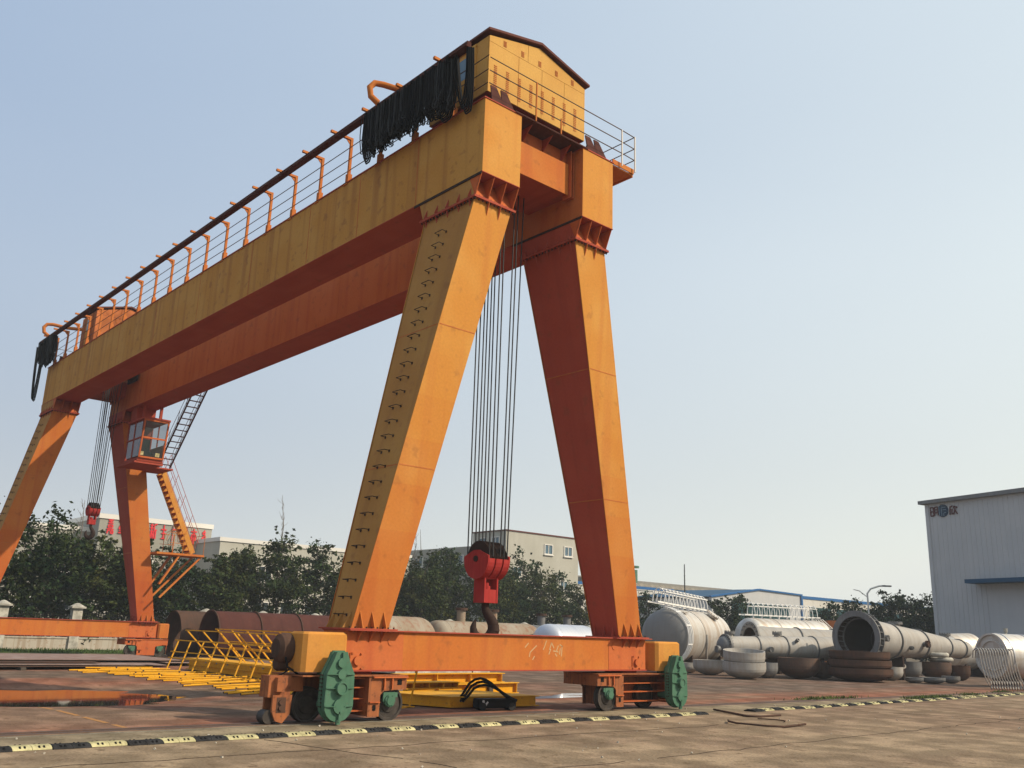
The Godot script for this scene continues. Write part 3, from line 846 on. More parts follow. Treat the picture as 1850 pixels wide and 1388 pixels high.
# ---------------------------------------------------------------- wall and fence
func fence() -> void:
	var t := thing("boundary_fence", "low stained wall with pale pillars and dark iron bars in front of the trees", "fence", Vector3(10, 0, -56))
	var b := MB.new()
	b.box(Vector3(-16, 0, -56.12), Vector3(52, 0.62, -55.88))
	b.box(Vector3(-16, 0.62, -56.16), Vector3(52, 0.70, -55.84))
	one("low_wall", b, M.low_wall, t)
	var px := []
	for k in 18: px.append(-15.3 + k * 3.83)
	for x in px:
		b = MB.new()
		b.box(Vector3(x - 0.26, 0, -56.28), Vector3(x + 0.26, 2.28, -55.74))
		var p := one("pillar", b, M.pale, t)
		b = MB.new()
		b.box(Vector3(x - 0.38, 2.28, -56.4), Vector3(x + 0.38, 2.38, -55.6))
		b.lathe(Transform3D(Basis(Vector3.UP, PI / 4), Vector3(x, 2.38, -56)), [Vector2(0.48, 0), Vector2(0.12, 0.18), Vector2(0, 0.2)], 4)
		one("cap", b, M.pale, p)
	for k in px.size() - 1:
		b = MB.new()
		var x0: float = px[k] + 0.27
		var x1: float = px[k + 1] - 0.27
		for y in [0.95, 1.85]: b.beam(Vector3(x0, y, -56), Vector3(x1, y, -56), 0.03, 0.045)
		var n := int((x1 - x0) / 0.13)
		for i in n:
			var x := x0 + (i + 0.5) * (x1 - x0) / n
			b.beam(Vector3(x, 0.72, -56.03), Vector3(x, 2.1, -56.03), 0.022, 0.022, Vector3.BACK)
		tag(one("iron_bars", b, M.black, t), "", "", "", "stuff")

# ---------------------------------------------------------------- the gantry crane
const ZN := -15.5
const ZF := -47.05

func gusset(parent: Node, a: Vector3, b_: Vector3, c_: Vector3, m: Material) -> void:
	var b := MB.new()
	b.poly([a, b_, c_], 0.016)
	one("gusset", b, m, parent)

# one leg: bottom rectangle bx0..bx1, top tx0..tx1, zc = middle line
func leg(t: Node, zc: float, bx0: float, bx1: float, tx0: float, tx1: float, left: Material, right: Material, front: Material, rungs: bool) -> void:
	var yb := 1.70
	var yt := 11.27
	var hb := 0.425
	var ht := 0.95
	var p := [Vector3(bx0, yb, zc - hb), Vector3(bx1, yb, zc - hb), Vector3(bx1, yb, zc + hb), Vector3(bx0, yb, zc + hb), Vector3(tx0, yt, zc - ht), Vector3(tx1, yt, zc - ht), Vector3(tx1, yt, zc + ht), Vector3(tx0, yt, zc + ht)]
	var fb := MB.new()
	var lb := MB.new()
	var rb := MB.new()
	# front and rear plates stand 20 mm past the webs
	var e := Vector3(0.02, 0, 0)
	for s in [1.0, -1.0]:
		var q := [p[3] - e, p[2] + e, p[6] + e, p[7] - e] if s > 0 else [p[0] - e, p[1] + e, p[5] + e, p[4] - e]
		var o := Vector3(0, 0, 0.02 * s)
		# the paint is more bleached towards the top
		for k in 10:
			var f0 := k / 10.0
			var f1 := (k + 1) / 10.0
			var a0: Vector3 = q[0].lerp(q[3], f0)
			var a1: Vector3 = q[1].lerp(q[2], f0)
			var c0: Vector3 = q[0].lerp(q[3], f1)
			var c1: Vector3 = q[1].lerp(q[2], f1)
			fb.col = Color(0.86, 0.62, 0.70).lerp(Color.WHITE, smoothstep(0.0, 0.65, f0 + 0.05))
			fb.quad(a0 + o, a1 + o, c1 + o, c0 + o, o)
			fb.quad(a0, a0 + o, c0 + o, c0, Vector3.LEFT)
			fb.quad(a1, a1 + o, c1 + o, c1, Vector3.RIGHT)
	lb.quad(p[0], p[3], p[7], p[4], Vector3.LEFT)
	rb.quad(p[1], p[2], p[6], p[5], Vector3.RIGHT)
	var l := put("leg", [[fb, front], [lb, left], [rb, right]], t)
	var b := MB.new()
	for f in [0.34, 0.67]:
		var w0: Vector3 = p[3].lerp(p[7], f)
		var w1: Vector3 = p[2].lerp(p[6], f)
		b.beam(w0 + Vector3(0, 0, 0.021), w1 + Vector3(0, 0, 0.021), 0.006, 0.022)
		b.beam(p[0].lerp(p[4], f) + Vector3(-0.001, 0, 0.02), p[3].lerp(p[7], f) + Vector3(-0.001, 0, -0.02), 0.006, 0.022)
	one("weld_seam", b, M.amber, l)
	# flanges
	b = MB.new()
	b.box(Vector3(bx0 - 0.14, 1.675, zc - 0.56), Vector3(bx1 + 0.14, 1.70, zc + 0.60))
	b.box(Vector3(tx0 - 0.10, 11.26, zc - 1.06), Vector3(tx1 + 0.10, 11.285, zc + 1.06))
	b.box(Vector3(tx0 - 0.10, 11.288, zc - 1.06), Vector3(tx1 + 0.10, 11.313, zc + 1.06))
	one("flange_plate", b, M.deep, l)
	b = MB.new()
	for k in 11:
		var x := lerpf(tx0 - 0.05, tx1 + 0.05, k / 10.0)
		b.cyl(Vector3(x, 11.215, zc + 1.02), Vector3(x, 11.34, zc + 1.02), 0.018, 6)
	for k in 18:
		var z := zc - 1.0 + k * 2.0 / 17.0
		for x in [tx0 - 0.06, tx1 + 0.06]: b.cyl(Vector3(x, 11.215, z), Vector3(x, 11.34, z), 0.018, 6)
	for k in 9:
		var x := lerpf(bx0 - 0.1, bx1 + 0.1, k / 8.0)
		b.cyl(Vector3(x, 1.64, zc + 0.51), Vector3(x, 1.73, zc + 0.51), 0.016, 6)
	tag(one("flange_bolts", b, M.dark_frame, l), "", "", "", "stuff")
	# haunch between flange and girder
	var gx0 := tx0 - 0.03
	var gx1 := tx1 + 0.06
	var hbx := MB.new()
	var hl := MB.new()
	hbx.hexa([Vector3(gx0 + 0.002, 11.313, zc - 1.0), Vector3(gx1, 11.313, zc - 1.0), Vector3(gx1, 11.313, zc + 0.98), Vector3(gx0 + 0.002, 11.313, zc + 0.98), Vector3(gx0 + 0.002, 11.85, zc - 1.2), Vector3(gx1, 11.85, zc - 1.2), Vector3(gx1, 11.85, zc + 0.74), Vector3(gx0 + 0.002, 11.85, zc + 0.74)])
	hl.quad(Vector3(gx0, 11.313, zc - 1.0), Vector3(gx0, 11.313, zc + 0.98), Vector3(gx0, 11.85, zc + 0.74), Vector3(gx0, 11.85, zc - 1.2), Vector3.LEFT)
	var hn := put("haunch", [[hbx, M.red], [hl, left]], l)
	for k in 4:
		var x := lerpf(gx0 + 0.01, gx1 - 0.01, k / 3.0)
		gusset(l, Vector3(x, 11.318, zc + 0.985), Vector3(x, 11.845, zc + 0.745), Vector3(x, 11.845, zc + 1.20), M.red)
	for k in 2:
		var x := lerpf(tx0, tx1, (k + 1) / 3.0)
		gusset(l, Vector3(x, 11.255, zc + 0.97), Vector3(x, 11.255, zc + 1.06), Vector3(x, 10.95, zc + 0.955), M.red)
	for k in 5:
		var z := zc - 0.85 + k * 0.42
		gusset(l, Vector3(gx0 - 0.002, 11.318, z), Vector3(gx0 - 0.095, 11.318, z), Vector3(gx0 - 0.002, 11.56, z), M.deep)
		gusset(l, Vector3(tx0 - 0.005, 11.255, z), Vector3(tx0 - 0.09, 11.255, z), Vector3(tx0 - 0.012, 10.98, z), M.deep)
	for k in 3:
		var x := lerpf(bx0, bx1, (k + 0.55) / 3.0)
		gusset(l, Vector3(x, 1.705, zc + 0.45), Vector3(x, 1.705, zc + 0.60), Vector3(x, 2.02, zc + 0.465), M.orange)
		gusset(l, Vector3(x, 1.645, zc + 0.42), Vector3(x, 1.645, zc + 0.58), Vector3(x, 1.44, zc + 0.42), M.red)
	for k in 3:
		var z := zc - 0.3 + k * 0.3
		gusset(l, Vector3(bx0 + 0.005, 1.705, z), Vector3(bx0 - 0.13, 1.705, z), Vector3(bx0 + 0.06 * signf(tx0 - bx0), 2.02, z), left)
		gusset(l, Vector3(bx1 - 0.005, 1.705, z), Vector3(bx1 + 0.13, 1.705, z), Vector3(bx1 + 0.06 * signf(tx1 - bx1), 2.02, z), right)
	# climbing rungs on the outer face
	if rungs:
		for k in 27:
			var y := 1.95 + k * 0.335
			var f := (y - yb) / (yt - yb)
			var x := lerpf(bx0, tx0, f)
			var z := zc - 0.03 * f
			var w := 0.145
			b = MB.new()
			b.tube([Vector3(x + 0.01, y, z - w), Vector3(x - 0.13, y + 0.01, z - w), Vector3(x - 0.13, y + 0.01, z + w), Vector3(x + 0.01, y, z + w)], 0.009, 5)
			for s in [-w, w]: b.box(Vector3(x - 0.022, y - 0.035, z + s - 0.016), Vector3(x - 0.002, y + 0.02, z + s + 0.016))
			one("rung", b, M.dark_frame, l)

func wheel_shape(b: MB, c: Vector3, r: float) -> void:
	b.lathe(Transform3D(Basis(Vector3.RIGHT, PI / 2), c), [Vector2(0, -0.07), Vector2(r * 0.5, -0.07), Vector2(r * 0.55, -0.045), Vector2(r * 0.82, -0.045), Vector2(r * 0.88, -0.075), Vector2(r, -0.075), Vector2(r, -0.05), Vector2(r * 0.91, -0.04), Vector2(r * 0.91, 0.04), Vector2(r, 0.05), Vector2(r, 0.075), Vector2(r * 0.88, 0.075), Vector2(r * 0.82, 0.045), Vector2(r * 0.55, 0.045), Vector2(r * 0.5, 0.07), Vector2(0, 0.07)], 30)

func bearing(parent: Node, c: Vector3, flip: float) -> void:
	var b := MB.new()
	b.cyl(c, c + Vector3(0, 0, 0.075), 0.115, 20)
	b.cyl(c + Vector3(0, 0, 0.075), c + Vector3(0, 0, 0.10), 0.085, 20)
	b.box(c + Vector3(-0.14, -0.02, 0.0), c + Vector3(0.14, 0.155, 0.04))
	for k in 6: b.cyl(c + Vector3(cos(k * TAU / 6) * 0.1, sin(k * TAU / 6) * 0.1, 0.07), c + Vector3(cos(k * TAU / 6) * 0.1, sin(k * TAU / 6) * 0.1, 0.09), 0.012, 6)
	b.box(c + Vector3(0.10 if flip > 0 else -0.19, 0.06, 0.001), c + Vector3(0.19 if flip > 0 else -0.10, 0.15, 0.035))
	one("bearing", b, M.green, parent)

func gearbox(parent: Node, x: float, zf: float) -> void:
	var b := MB.new()
	var out := []
	for p in [[-0.11, 1.27], [0.11, 1.27], [0.17, 1.12], [0.29, 0.88], [0.30, 0.36]]: out.append(Vector3(x + p[0], p[1], zf - 0.14))
	for k in range(1, 9):
		var a := -PI * k / 9.0
		out.append(Vector3(x + cos(a) * 0.30, 0.36 + sin(a) * 0.30, zf - 0.14))
	for p in [[-0.30, 0.36], [-0.29, 0.88], [-0.17, 1.12]]: out.append(Vector3(x + p[0], p[1], zf - 0.14))
	b.poly(out, 0.24)
	# rim of the split casing
	var rim := []
	for q in out: rim.append(Vector3(x + (q.x - x) * 1.10, 0.66 + (q.y - 0.66) * 1.035, zf - 0.16))
	b.poly(rim, 0.045)
	var front := zf - 0.02
	for d in [[-0.01, 1.08, 0.085, 0.05], [0.0, 0.88, 0.085, 0.055], [0.0, 0.64, 0.115, 0.085], [0.0, 0.33, 0.13, 0.05]]:
		b.cyl(Vector3(x + d[0], d[1], front), Vector3(x + d[0], d[1], front + d[3]), d[2], 20)
	b.lathe(Transform3D(Basis(Vector3.RIGHT, PI / 2), Vector3(x, 0.64, front + 0.085)), [Vector2(0.115, 0), Vector2(0.115, 0.018), Vector2(0.09, 0.018), Vector2(0.085, 0.0)], 20)
	for d in [0.88, 0.64, 0.33]:
		for s in [-1, 1]: b.hexa([Vector3(x + s * 0.09, d - 0.008, front), Vector3(x + s * 0.29, d - 0.008, front), Vector3(x + s * 0.29, d - 0.008, front + 0.012), Vector3(x + s * 0.09, d - 0.008, front + 0.06), Vector3(x + s * 0.09, d + 0.008, front), Vector3(x + s * 0.29, d + 0.008, front), Vector3(x + s * 0.29, d + 0.008, front + 0.012), Vector3(x + s * 0.09, d + 0.008, front + 0.06)])
	b.box(Vector3(x - 0.012, 0.06, front), Vector3(x + 0.012, 0.24, front + 0.05))
	b.box(Vector3(x - 0.035, 0.02, front - 0.02), Vector3(x + 0.035, 0.10, front + 0.035))
	b.box(Vector3(x - 0.012, 1.16, front), Vector3(x + 0.012, 1.26, front + 0.05))
	one("gearbox", b, M.green, parent)
	b = MB.new()
	for k in 9:
		for s in [-1, 1]: b.cyl(Vector3(x + s * 0.315, 0.32 + k * 0.068, zf - 0.20), Vector3(x + s * 0.315, 0.32 + k * 0.068, zf - 0.115), 0.013, 6)
	one("gearbox_bolts", b, M.dark_frame, parent)

# xi = inner end, wi / wo = wheel centres, gx = gearbox, xo = outer end
func bogie(t: Node, zc: float, xi: float, wi: float, wo: float, gx: float, xo: float, drive: bool, label := "") -> void:
	var s := signf(xi - xo)
	var zf := zc + 0.55
	var b := MB.new()
	var y0 := 0.09
	var y1 := 0.82
	# front plate of the inner half with its wheel notch, and the recessed middle
	var inner := wi - s * 0.34
	for z in [zf - 0.012, zc - 0.55]:
		b.poly([Vector3(xi, y1, z), Vector3(xi, 0.57, z), Vector3(wi + s * 0.12, 0.57, z), Vector3(wi - s * 0.17, 0.55, z), Vector3(wi - s * 0.25, 0.48, z), Vector3(wi - s * 0.26, y0, z), Vector3(inner - s * 0.18, y0, z), Vector3(inner - s * 0.18, y1, z)], 0.024)
	var mid := wo + s * 0.36 if drive and s > 0 else xo
	b.box(Vector3(minf(mid, inner - s * 0.18), y0 + 0.03, zc - 0.20), Vector3(maxf(mid, inner - s * 0.18), y1 - 0.01, zc + 0.02))
	if drive and s > 0: b.box(Vector3(minf(xo, mid), 0.56, zc - 0.20), Vector3(maxf(xo, mid), y1 - 0.012, zc + 0.015))
	b.box(Vector3(minf(xo, xi), y1, zc - 0.58), Vector3(maxf(xo, xi), y1 + 0.025, zc + 0.58))
	b.box(Vector3(minf(inner, inner - s * 0.18), y0 + 0.01, zc - 0.535), Vector3(maxf(inner, inner - s * 0.18), y1 - 0.005, zc + 0.522))
	b.box(Vector3(minf(xi - s * 0.03, xi), 0.57, zc - 0.538), Vector3(maxf(xi - s * 0.03, xi), y1 - 0.005, zc + 0.524))
	var fr := one("bogie", b, M.worn if drive else M.red, t)  # drive bogies wear the browner paint with shade in its colour
	if label: fr.set_meta("label", label)
	b = MB.new()
	for x in [xi - s * 0.36, xi - s * 0.36 - s * 0.18]:
		b.box(Vector3(x - 0.012, 0.58, zf + 0.002), Vector3(x + 0.012, y1 - 0.002, zf + 0.05))
	b.box(Vector3(minf(xi, xi - s * 0.8), y1 - 0.03, zf + 0.002), Vector3(maxf(xi, xi - s * 0.8), y1 - 0.003, zf + 0.06))
	b.box(Vector3(minf(wi - s * 0.27, wi - s * 0.5), 0.34, zf + 0.002), Vector3(maxf(wi - s * 0.27, wi - s * 0.5), 0.36, zf + 0.04))
	for y in [0.18, 0.40, 0.60, 0.77]:
		b.box(Vector3(minf(mid, inner - s * 0.19), y, zc + 0.022), Vector3(maxf(mid, inner - s * 0.19), y + 0.02, zc + 0.40))
	b.box(Vector3(minf(mid, mid + s * 0.025), y0 + 0.04, zc + 0.023), Vector3(maxf(mid, mid + s * 0.025), y1 - 0.02, zc + 0.46))
	one("stiffener", b, M.red, fr)
	b = MB.new()
	b.box(Vector3(xi - s * 0.17 - 0.05, 0.66, zf + 0.003), Vector3(xi - s * 0.17 + 0.05, 0.76, zf + 0.008))
	b.box(Vector3(wi - s * 0.38 - 0.035, 0.20, zf + 0.003), Vector3(wi - s * 0.38 + 0.035, 0.30, zf + 0.008))
	one("hole", b, M.black, fr)
	b = MB.new(); wheel_shape(b, Vector3(wi, 0.315, zc + 0.42), 0.315)
	one("wheel", b, M.wheel, fr)
	b = MB.new(); wheel_shape(b, Vector3(wo, 0.315, zc + (0.12 if drive else 0.42)), 0.315)
	one("wheel", b, M.wheel, fr)
	bearing(fr, Vector3(wi - s * 0.03, 0.37, zc + 0.50), s)
	if drive:
		gearbox(fr, gx, zc + 0.93)
		b = MB.new()
		b.cyl(Vector3(gx, 0.9, zc + 0.68), Vector3(gx, 0.9, zc + 0.30), 0.15, 14)
		b.cyl(Vector3(gx, 0.33, zc + 0.68), Vector3(gx, 0.33, zc + 0.25), 0.08, 12)
		one("motor", b, M.green, fr)
	else:
		bearing(fr, Vector3(wo + s * 0.03, 0.37, zc + 0.50), -s)
		b = MB.new()
		b.poly([Vector3(xo, y1, zf - 0.012), Vector3(xo, 0.57, zf - 0.012), Vector3(wo - s * 0.12, 0.57, zf - 0.012), Vector3(wo + s * 0.25, 0.5, zf - 0.012), Vector3(wo + s * 0.26, y0, zf - 0.012), Vector3(inner - s * 0.182, y0, zf - 0.012), Vector3(inner - s * 0.182, y1, zf - 0.012)], 0.02)
		one("side_plate", b, M.red, fr)

func end_beam(t: Node, zc: float) -> void:
	var b := MB.new()
	b.box(Vector3(1.33, 0.93, zc - 0.41), Vector3(7.35, 1.65, zc + 0.41))
	var o := one("end_beam", b, M.orange, t)
	for q in [[0.0, 1.33], [7.35, 8.70]]:
		b = MB.new()
		b.box(Vector3(q[0], 0.932, zc - 0.418), Vector3(q[1], 1.649, zc + 0.418))
		one("end_box", b, M.red, o)
	b = MB.new()
	b.box(Vector3(-0.02, 1.65, zc - 0.47), Vector3(8.72, 1.674, zc + 0.47))
	b.box(Vector3(-0.04, 1.651, zc + 0.471), Vector3(1.25, 1.673, zc + 0.61))
	b.box(Vector3(7.45, 1.651, zc + 0.471), Vector3(8.74, 1.673, zc + 0.61))
	b.box(Vector3(-0.02, 0.905, zc - 0.45), Vector3(8.72, 0.929, zc + 0.45))
	b.box(Vector3(0.2, 0.848, zc - 0.3), Vector3(0.7, 0.905, zc + 0.3))
	b.box(Vector3(8.0, 0.848, zc - 0.3), Vector3(8.5, 0.905, zc + 0.3))
	one("flange_plate", b, M.deep, o)
	for x in [0.27, 8.36]:
		b = MB.new()
		b.cyl(Vector3(x, 1.10, zc + 0.418), Vector3(x, 1.10, zc + 0.47), 0.085, 20)
		for d in [[-0.13, -0.13], [0.11, -0.14], [-0.11, 0.14], [0.09, 0.13]]: b.box(Vector3(x + d[0] - 0.02, 1.1 + d[1] - 0.012, zc + 0.418), Vector3(x + d[0] + 0.02, 1.1 + d[1] + 0.012, zc + 0.45))
		b.box(Vector3(x - 0.165, 1.0, zc + 0.418), Vector3(x - 0.15, 1.25, zc + 0.44))
		one("pin_boss", b, M.red, o)
	for x in [1.04, 7.55]:
		b = MB.new()
		b.cyl(Vector3(x, 1.47, zc + 0.418), Vector3(x, 1.47, zc + 0.43), 0.085, 20)
		one("cover_disc", b, M.red, o)

func motor_cover(t: Node, x0: float, x1: float, zc: float, dark: bool, skin: Material = null) -> void:
	var b := MB.new()
	var w := x1 - x0
	b.cbox(Transform3D(Basis(), Vector3((x0 + x1) * 0.5, 1.255, zc + 0.22)), Vector3(w, 0.71, 0.62), 0.07)
	var o := one("motor_cover", b, skin if skin else M.yellow, t)
	if dark:
		b = MB.new()
		b.lathe(Transform3D(Basis(Vector3.FORWARD, PI / 2), Vector3(x0 - 0.26, 1.30, zc - 0.05)), [Vector2(0, 0), Vector2(0.17, 0), Vector2(0.25, 0.06), Vector2(0.27, 0.12), Vector2(0.27, 0.5), Vector2(0, 0.5)], 22)
		b.lathe(Transform3D(Basis(Vector3.FORWARD, PI / 2), Vector3(x0 - 0.20, 1.02, zc - 0.12)), [Vector2(0, 0), Vector2(0.10, 0), Vector2(0.13, 0.05), Vector2(0.13, 0.4), Vector2(0, 0.4)], 16)
		one("motor_guard", b, M.rust, o)
		b = MB.new()
		b.tube([Vector3(x0 - 0.15, 1.15, zc + 0.16), Vector3(x0 - 0.12, 0.98, zc + 0.2), Vector3(x0 + 0.02, 0.90, zc + 0.22), Vector3(x0 + 0.12, 0.84, zc + 0.2)], 0.02, 6)
		b.tube([Vector3(x0 - 0.05, 0.95, zc + 0.2), Vector3(x0 - 0.2, 0.86, zc + 0.2), Vector3(x0 - 0.3, 0.8, zc + 0.1)], 0.014, 6)
		one("power_cable", b, M.cable, o)

func crane() -> void:
	var t := thing("gantry_crane", "huge yellow orange double girder gantry crane with splayed legs spanning the yard", "gantry crane", Vector3(4.35, 0, ZN))
	# girders
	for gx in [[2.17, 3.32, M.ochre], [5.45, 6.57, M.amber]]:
		var x0: float = gx[0]
		var x1: float = gx[1]
		var fr := MB.new()
		var lf := MB.new()
		var rt := MB.new()
		var bo := MB.new()
		var z0 := -48.15
		var z1 := -14.29
		fr.quad(Vector3(x0, 11.86, z1), Vector3(x1, 11.86, z1), Vector3(x1, 13.74, z1), Vector3(x0, 13.74, z1), Vector3.BACK)
		fr.quad(Vector3(x0, 11.86, z0), Vector3(x1, 11.86, z0), Vector3(x1, 13.74, z0), Vector3(x0, 13.74, z0), Vector3.FORWARD)
		lf.quad(Vector3(x0, 11.86, z0), Vector3(x0, 11.86, z1), Vector3(x0, 13.74, z1), Vector3(x0, 13.74, z0), Vector3.LEFT)
		rt.quad(Vector3(x1, 11.86, z0), Vector3(x1, 11.86, z1), Vector3(x1, 13.74, z1), Vector3(x1, 13.74, z0), Vector3.RIGHT)
		bo.box(Vector3(x0 - 0.012, 11.84, z0), Vector3(x1 + 0.012, 11.858, z1 + 0.006))
		bo.box(Vector3(x0 - 0.03, 13.742, z0 - 0.02), Vector3(x1 + 0.03, 13.77, z1 + 0.02))
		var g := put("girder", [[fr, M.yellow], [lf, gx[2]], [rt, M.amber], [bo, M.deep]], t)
		var s := MB.new()
		for z in [-16.9, -19.6, -22.3, -26.0, -30.0, -34.0, -38.0, -42.0, -45.6]:
			s.box(Vector3(x0 - 0.004, 11.862, z), Vector3(x0 + 0.01, 13.738, z + 0.03))
		one("weld_seam", s, M.amber, g)
		s = MB.new()
		s.box(Vector3(x0 - 0.0205, 11.79, -16.9), Vector3(x0 - 0.002, 11.853, -14.3))
		one("seam_strip", s, M.dark_frame, g)
		# trolley rail and its end stops
		s = MB.new()
		var xm := (x0 + x1) * 0.5 + 0.1
		s.box(Vector3(xm - 0.04, 13.772, z0 + 0.1), Vector3(xm + 0.04, 13.9, z1 - 0.1))
		one("trolley_rail", s, M.rail_steel, g)
		for z in [z1 - 0.25, z0 + 0.4]:
			s = MB.new()
			for d in [-0.16, 0.16]:
				s.poly([Vector3(xm - 0.28 + d, 13.775, z + 0.2), Vector3(xm + 0.12 + d, 13.775, z + 0.2), Vector3(xm + 0.02 + d, 14.36, z - 0.02), Vector3(xm - 0.16 + d, 14.36, z - 0.02)], 0.03)
				s.poly([Vector3(xm + d, 13.775, z + 0.18), Vector3(xm + d, 13.775, z - 0.3), Vector3(xm + d, 14.34, z - 0.03)], 0.03)
			one("end_stop", s, M.brown, g)
	# cross beams that tie the girder ends
	for zz in [[-14.68, -16.3, 1.0], [-47.76, -46.2, -1.0]]:
		var b := MB.new()
		b.box(Vector3(3.325, 12.54, minf(zz[0], zz[1])), Vector3(5.445, 13.30, maxf(zz[0], zz[1])))
		var f := MB.new()
		f.box(Vector3(3.33, 12.50, zz[0] - 0.012), Vector3(5.30, 13.36, zz[0] + 0.012))
		var cb := put("cross_beam", [[b, M.deep], [f, M.orange]], t)
		b = MB.new()
		b.box(Vector3(3.33, 12.42, zz[0] - 0.2), Vector3(3.36, 13.72, zz[0] + 0.10))
		b.box(Vector3(5.31, 12.42, zz[0] - 0.2), Vector3(5.34, 13.72, zz[0] + 0.10))
		b.box(Vector3(5.40, 12.42, zz[0] - 0.2), Vector3(5.43, 13.72, zz[0] + 0.10))
		one("splice_plate", b, M.red, cb)
		b = MB.new()
		b.box(Vector3(3.325, 13.37, zz[0] - 0.35), Vector3(5.445, 13.74, zz[0] - 0.08))
		one("upper_plate", b, M.red, cb)
		for x in [3.75, 4.45, 5.1]:
			gusset(cb, Vector3(x, 13.735, zz[0] - 0.078), Vector3(x, 13.38, zz[0] - 0.075), Vector3(x, 13.735, zz[0] + 0.3 * zz[2]), M.deep)
		b = MB.new()
		b.box(Vector3(3.36, 13.745, minf(zz[0] - 0.6 * zz[2], zz[0] + 0.38 * zz[2])), Vector3(5.42, 13.785, maxf(zz[0] - 0.6 * zz[2], zz[0] + 0.38 * zz[2])))
		b.tube([Vector3(3.1, 13.77, zz[0] + 0.4 * zz[2]), Vector3(5.6, 13.77, zz[0] + 0.4 * zz[2])], 0.03, 6)
		one("platform", b, M.brown, cb)
	# legs
	leg(t, ZN, 0.094, 0.908, 2.20, 3.26, M.leg_ochre_shaded, M.orange, M.yellow_fade, true)
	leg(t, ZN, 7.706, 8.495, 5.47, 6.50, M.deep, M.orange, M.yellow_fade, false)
	leg(t, ZF, 0.094, 0.908, 2.20, 3.26, M.leg_ochre_shaded, M.orange, M.orange_fade, true)
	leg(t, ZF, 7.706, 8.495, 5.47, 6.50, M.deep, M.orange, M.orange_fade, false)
	for z in [ZN, ZF]: end_beam(t, z)
	bogie(t, ZN, 1.37, 1.02, -0.59, -0.36, -0.95, true, "near left bogie with large green gearbox")
	bogie(t, ZN, 6.82, 7.22, 8.95, 9.43, 9.66, true, "near right bogie with green gearbox at its outer end")
	bogie(t, ZF, 1.37, 1.02, -0.40, 0, -0.75, false)
	bogie(t, ZF, 7.2, 7.55, 8.95, 0, 9.3, false)
	motor_cover(t, -0.96, -0.02, ZN + 0.02, true)
	motor_cover(t, 9.02, 9.98, ZN + 0.0, false)
	motor_cover(t, 8.80, 9.35, ZF - 0.1, false, M.orange)
	# chalk scribbles on the near beam
	var b := MB.new()
	for s in [[4.73, 1.50, 4.62, 1.40], [4.98, 1.45, 4.78, 1.30], [4.78, 1.30, 4.76, 1.20], [4.92, 1.22, 4.86, 1.14], [5.28, 1.56, 5.22, 1.42], [5.22, 1.42, 5.18, 1.36], [5.44, 1.52, 5.38, 1.36], [5.44, 1.52, 5.52, 1.40], [5.42, 1.38, 5.36, 1.26], [5.50, 1.34, 5.66, 1.32], [5.56, 1.28, 5.62, 1.22], [5.66, 1.46, 5.60, 1.34], [5.70, 1.48, 5.80, 1.44], [5.78, 1.46, 5.76, 1.22], [5.72, 1.40, 5.70, 1.26]]:
		b.beam(Vector3(s[0], s[1], ZN + 0.4115), Vector3(s[2], s[3], ZN + 0.4115), 0.028, 0.002, Vector3.BACK)
	one("chalk_marks", b, M.chalk, t)
	# rail cleaner and buffer at the near left corner
	b = MB.new()
	b.box(Vector3(-1.46, 0.46, ZN - 0.02), Vector3(-1.02, 0.83, ZN + 0.30))
	b.box(Vector3(-1.34, 0.56, ZN + 0.30), Vector3(-1.18, 0.80, ZN + 0.40))
	b.poly([Vector3(-1.38, 0.50, ZN + 0.33), Vector3(-1.0, 0.50, ZN + 0.33), Vector3(-1.02, 0.18, ZN + 0.33), Vector3(-1.16, 0.02, ZN + 0.33), Vector3(-1.30, 0.06, ZN + 0.33), Vector3(-1.38, 0.22, ZN + 0.33)], 0.05)
	b.poly([Vector3(-1.38, 0.50, ZN + 0.02), Vector3(-1.0, 0.50, ZN + 0.02), Vector3(-1.02, 0.18, ZN + 0.02), Vector3(-1.16, 0.02, ZN + 0.02), Vector3(-1.30, 0.06, ZN + 0.02), Vector3(-1.38, 0.22, ZN + 0.02)], 0.05)
	b.box(Vector3(-1.02, 0.55, ZN - 0.15), Vector3(-0.72, 0.80, ZN + 0.22))
	var rc := one("rail_clamp", b, M.worn, t)  # rusty paint, its dark tone stands in for shade on the clamp
	b = MB.new()
	b.cyl(Vector3(-1.40, 0.13, ZN + 0.06), Vector3(-1.40, 0.13, ZN + 0.30), 0.12, 16)
	one("roller", b, M.wheel, rc)
	b = MB.new()
	for y in [0.28, 0.38]: b.cyl(Vector3(-1.22, y, ZN + 0.35), Vector3(-1.22, y, ZN + 0.39), 0.045, 8)
	b.box(Vector3(-1.30, 0.2, ZN + 0.357), Vector3(-1.12, 0.46, ZN + 0.362))
	one("clamp_plate", b, M.rust, rc)
	# walkways and railings
	walkways(t)
	cab_and_stairs(t)

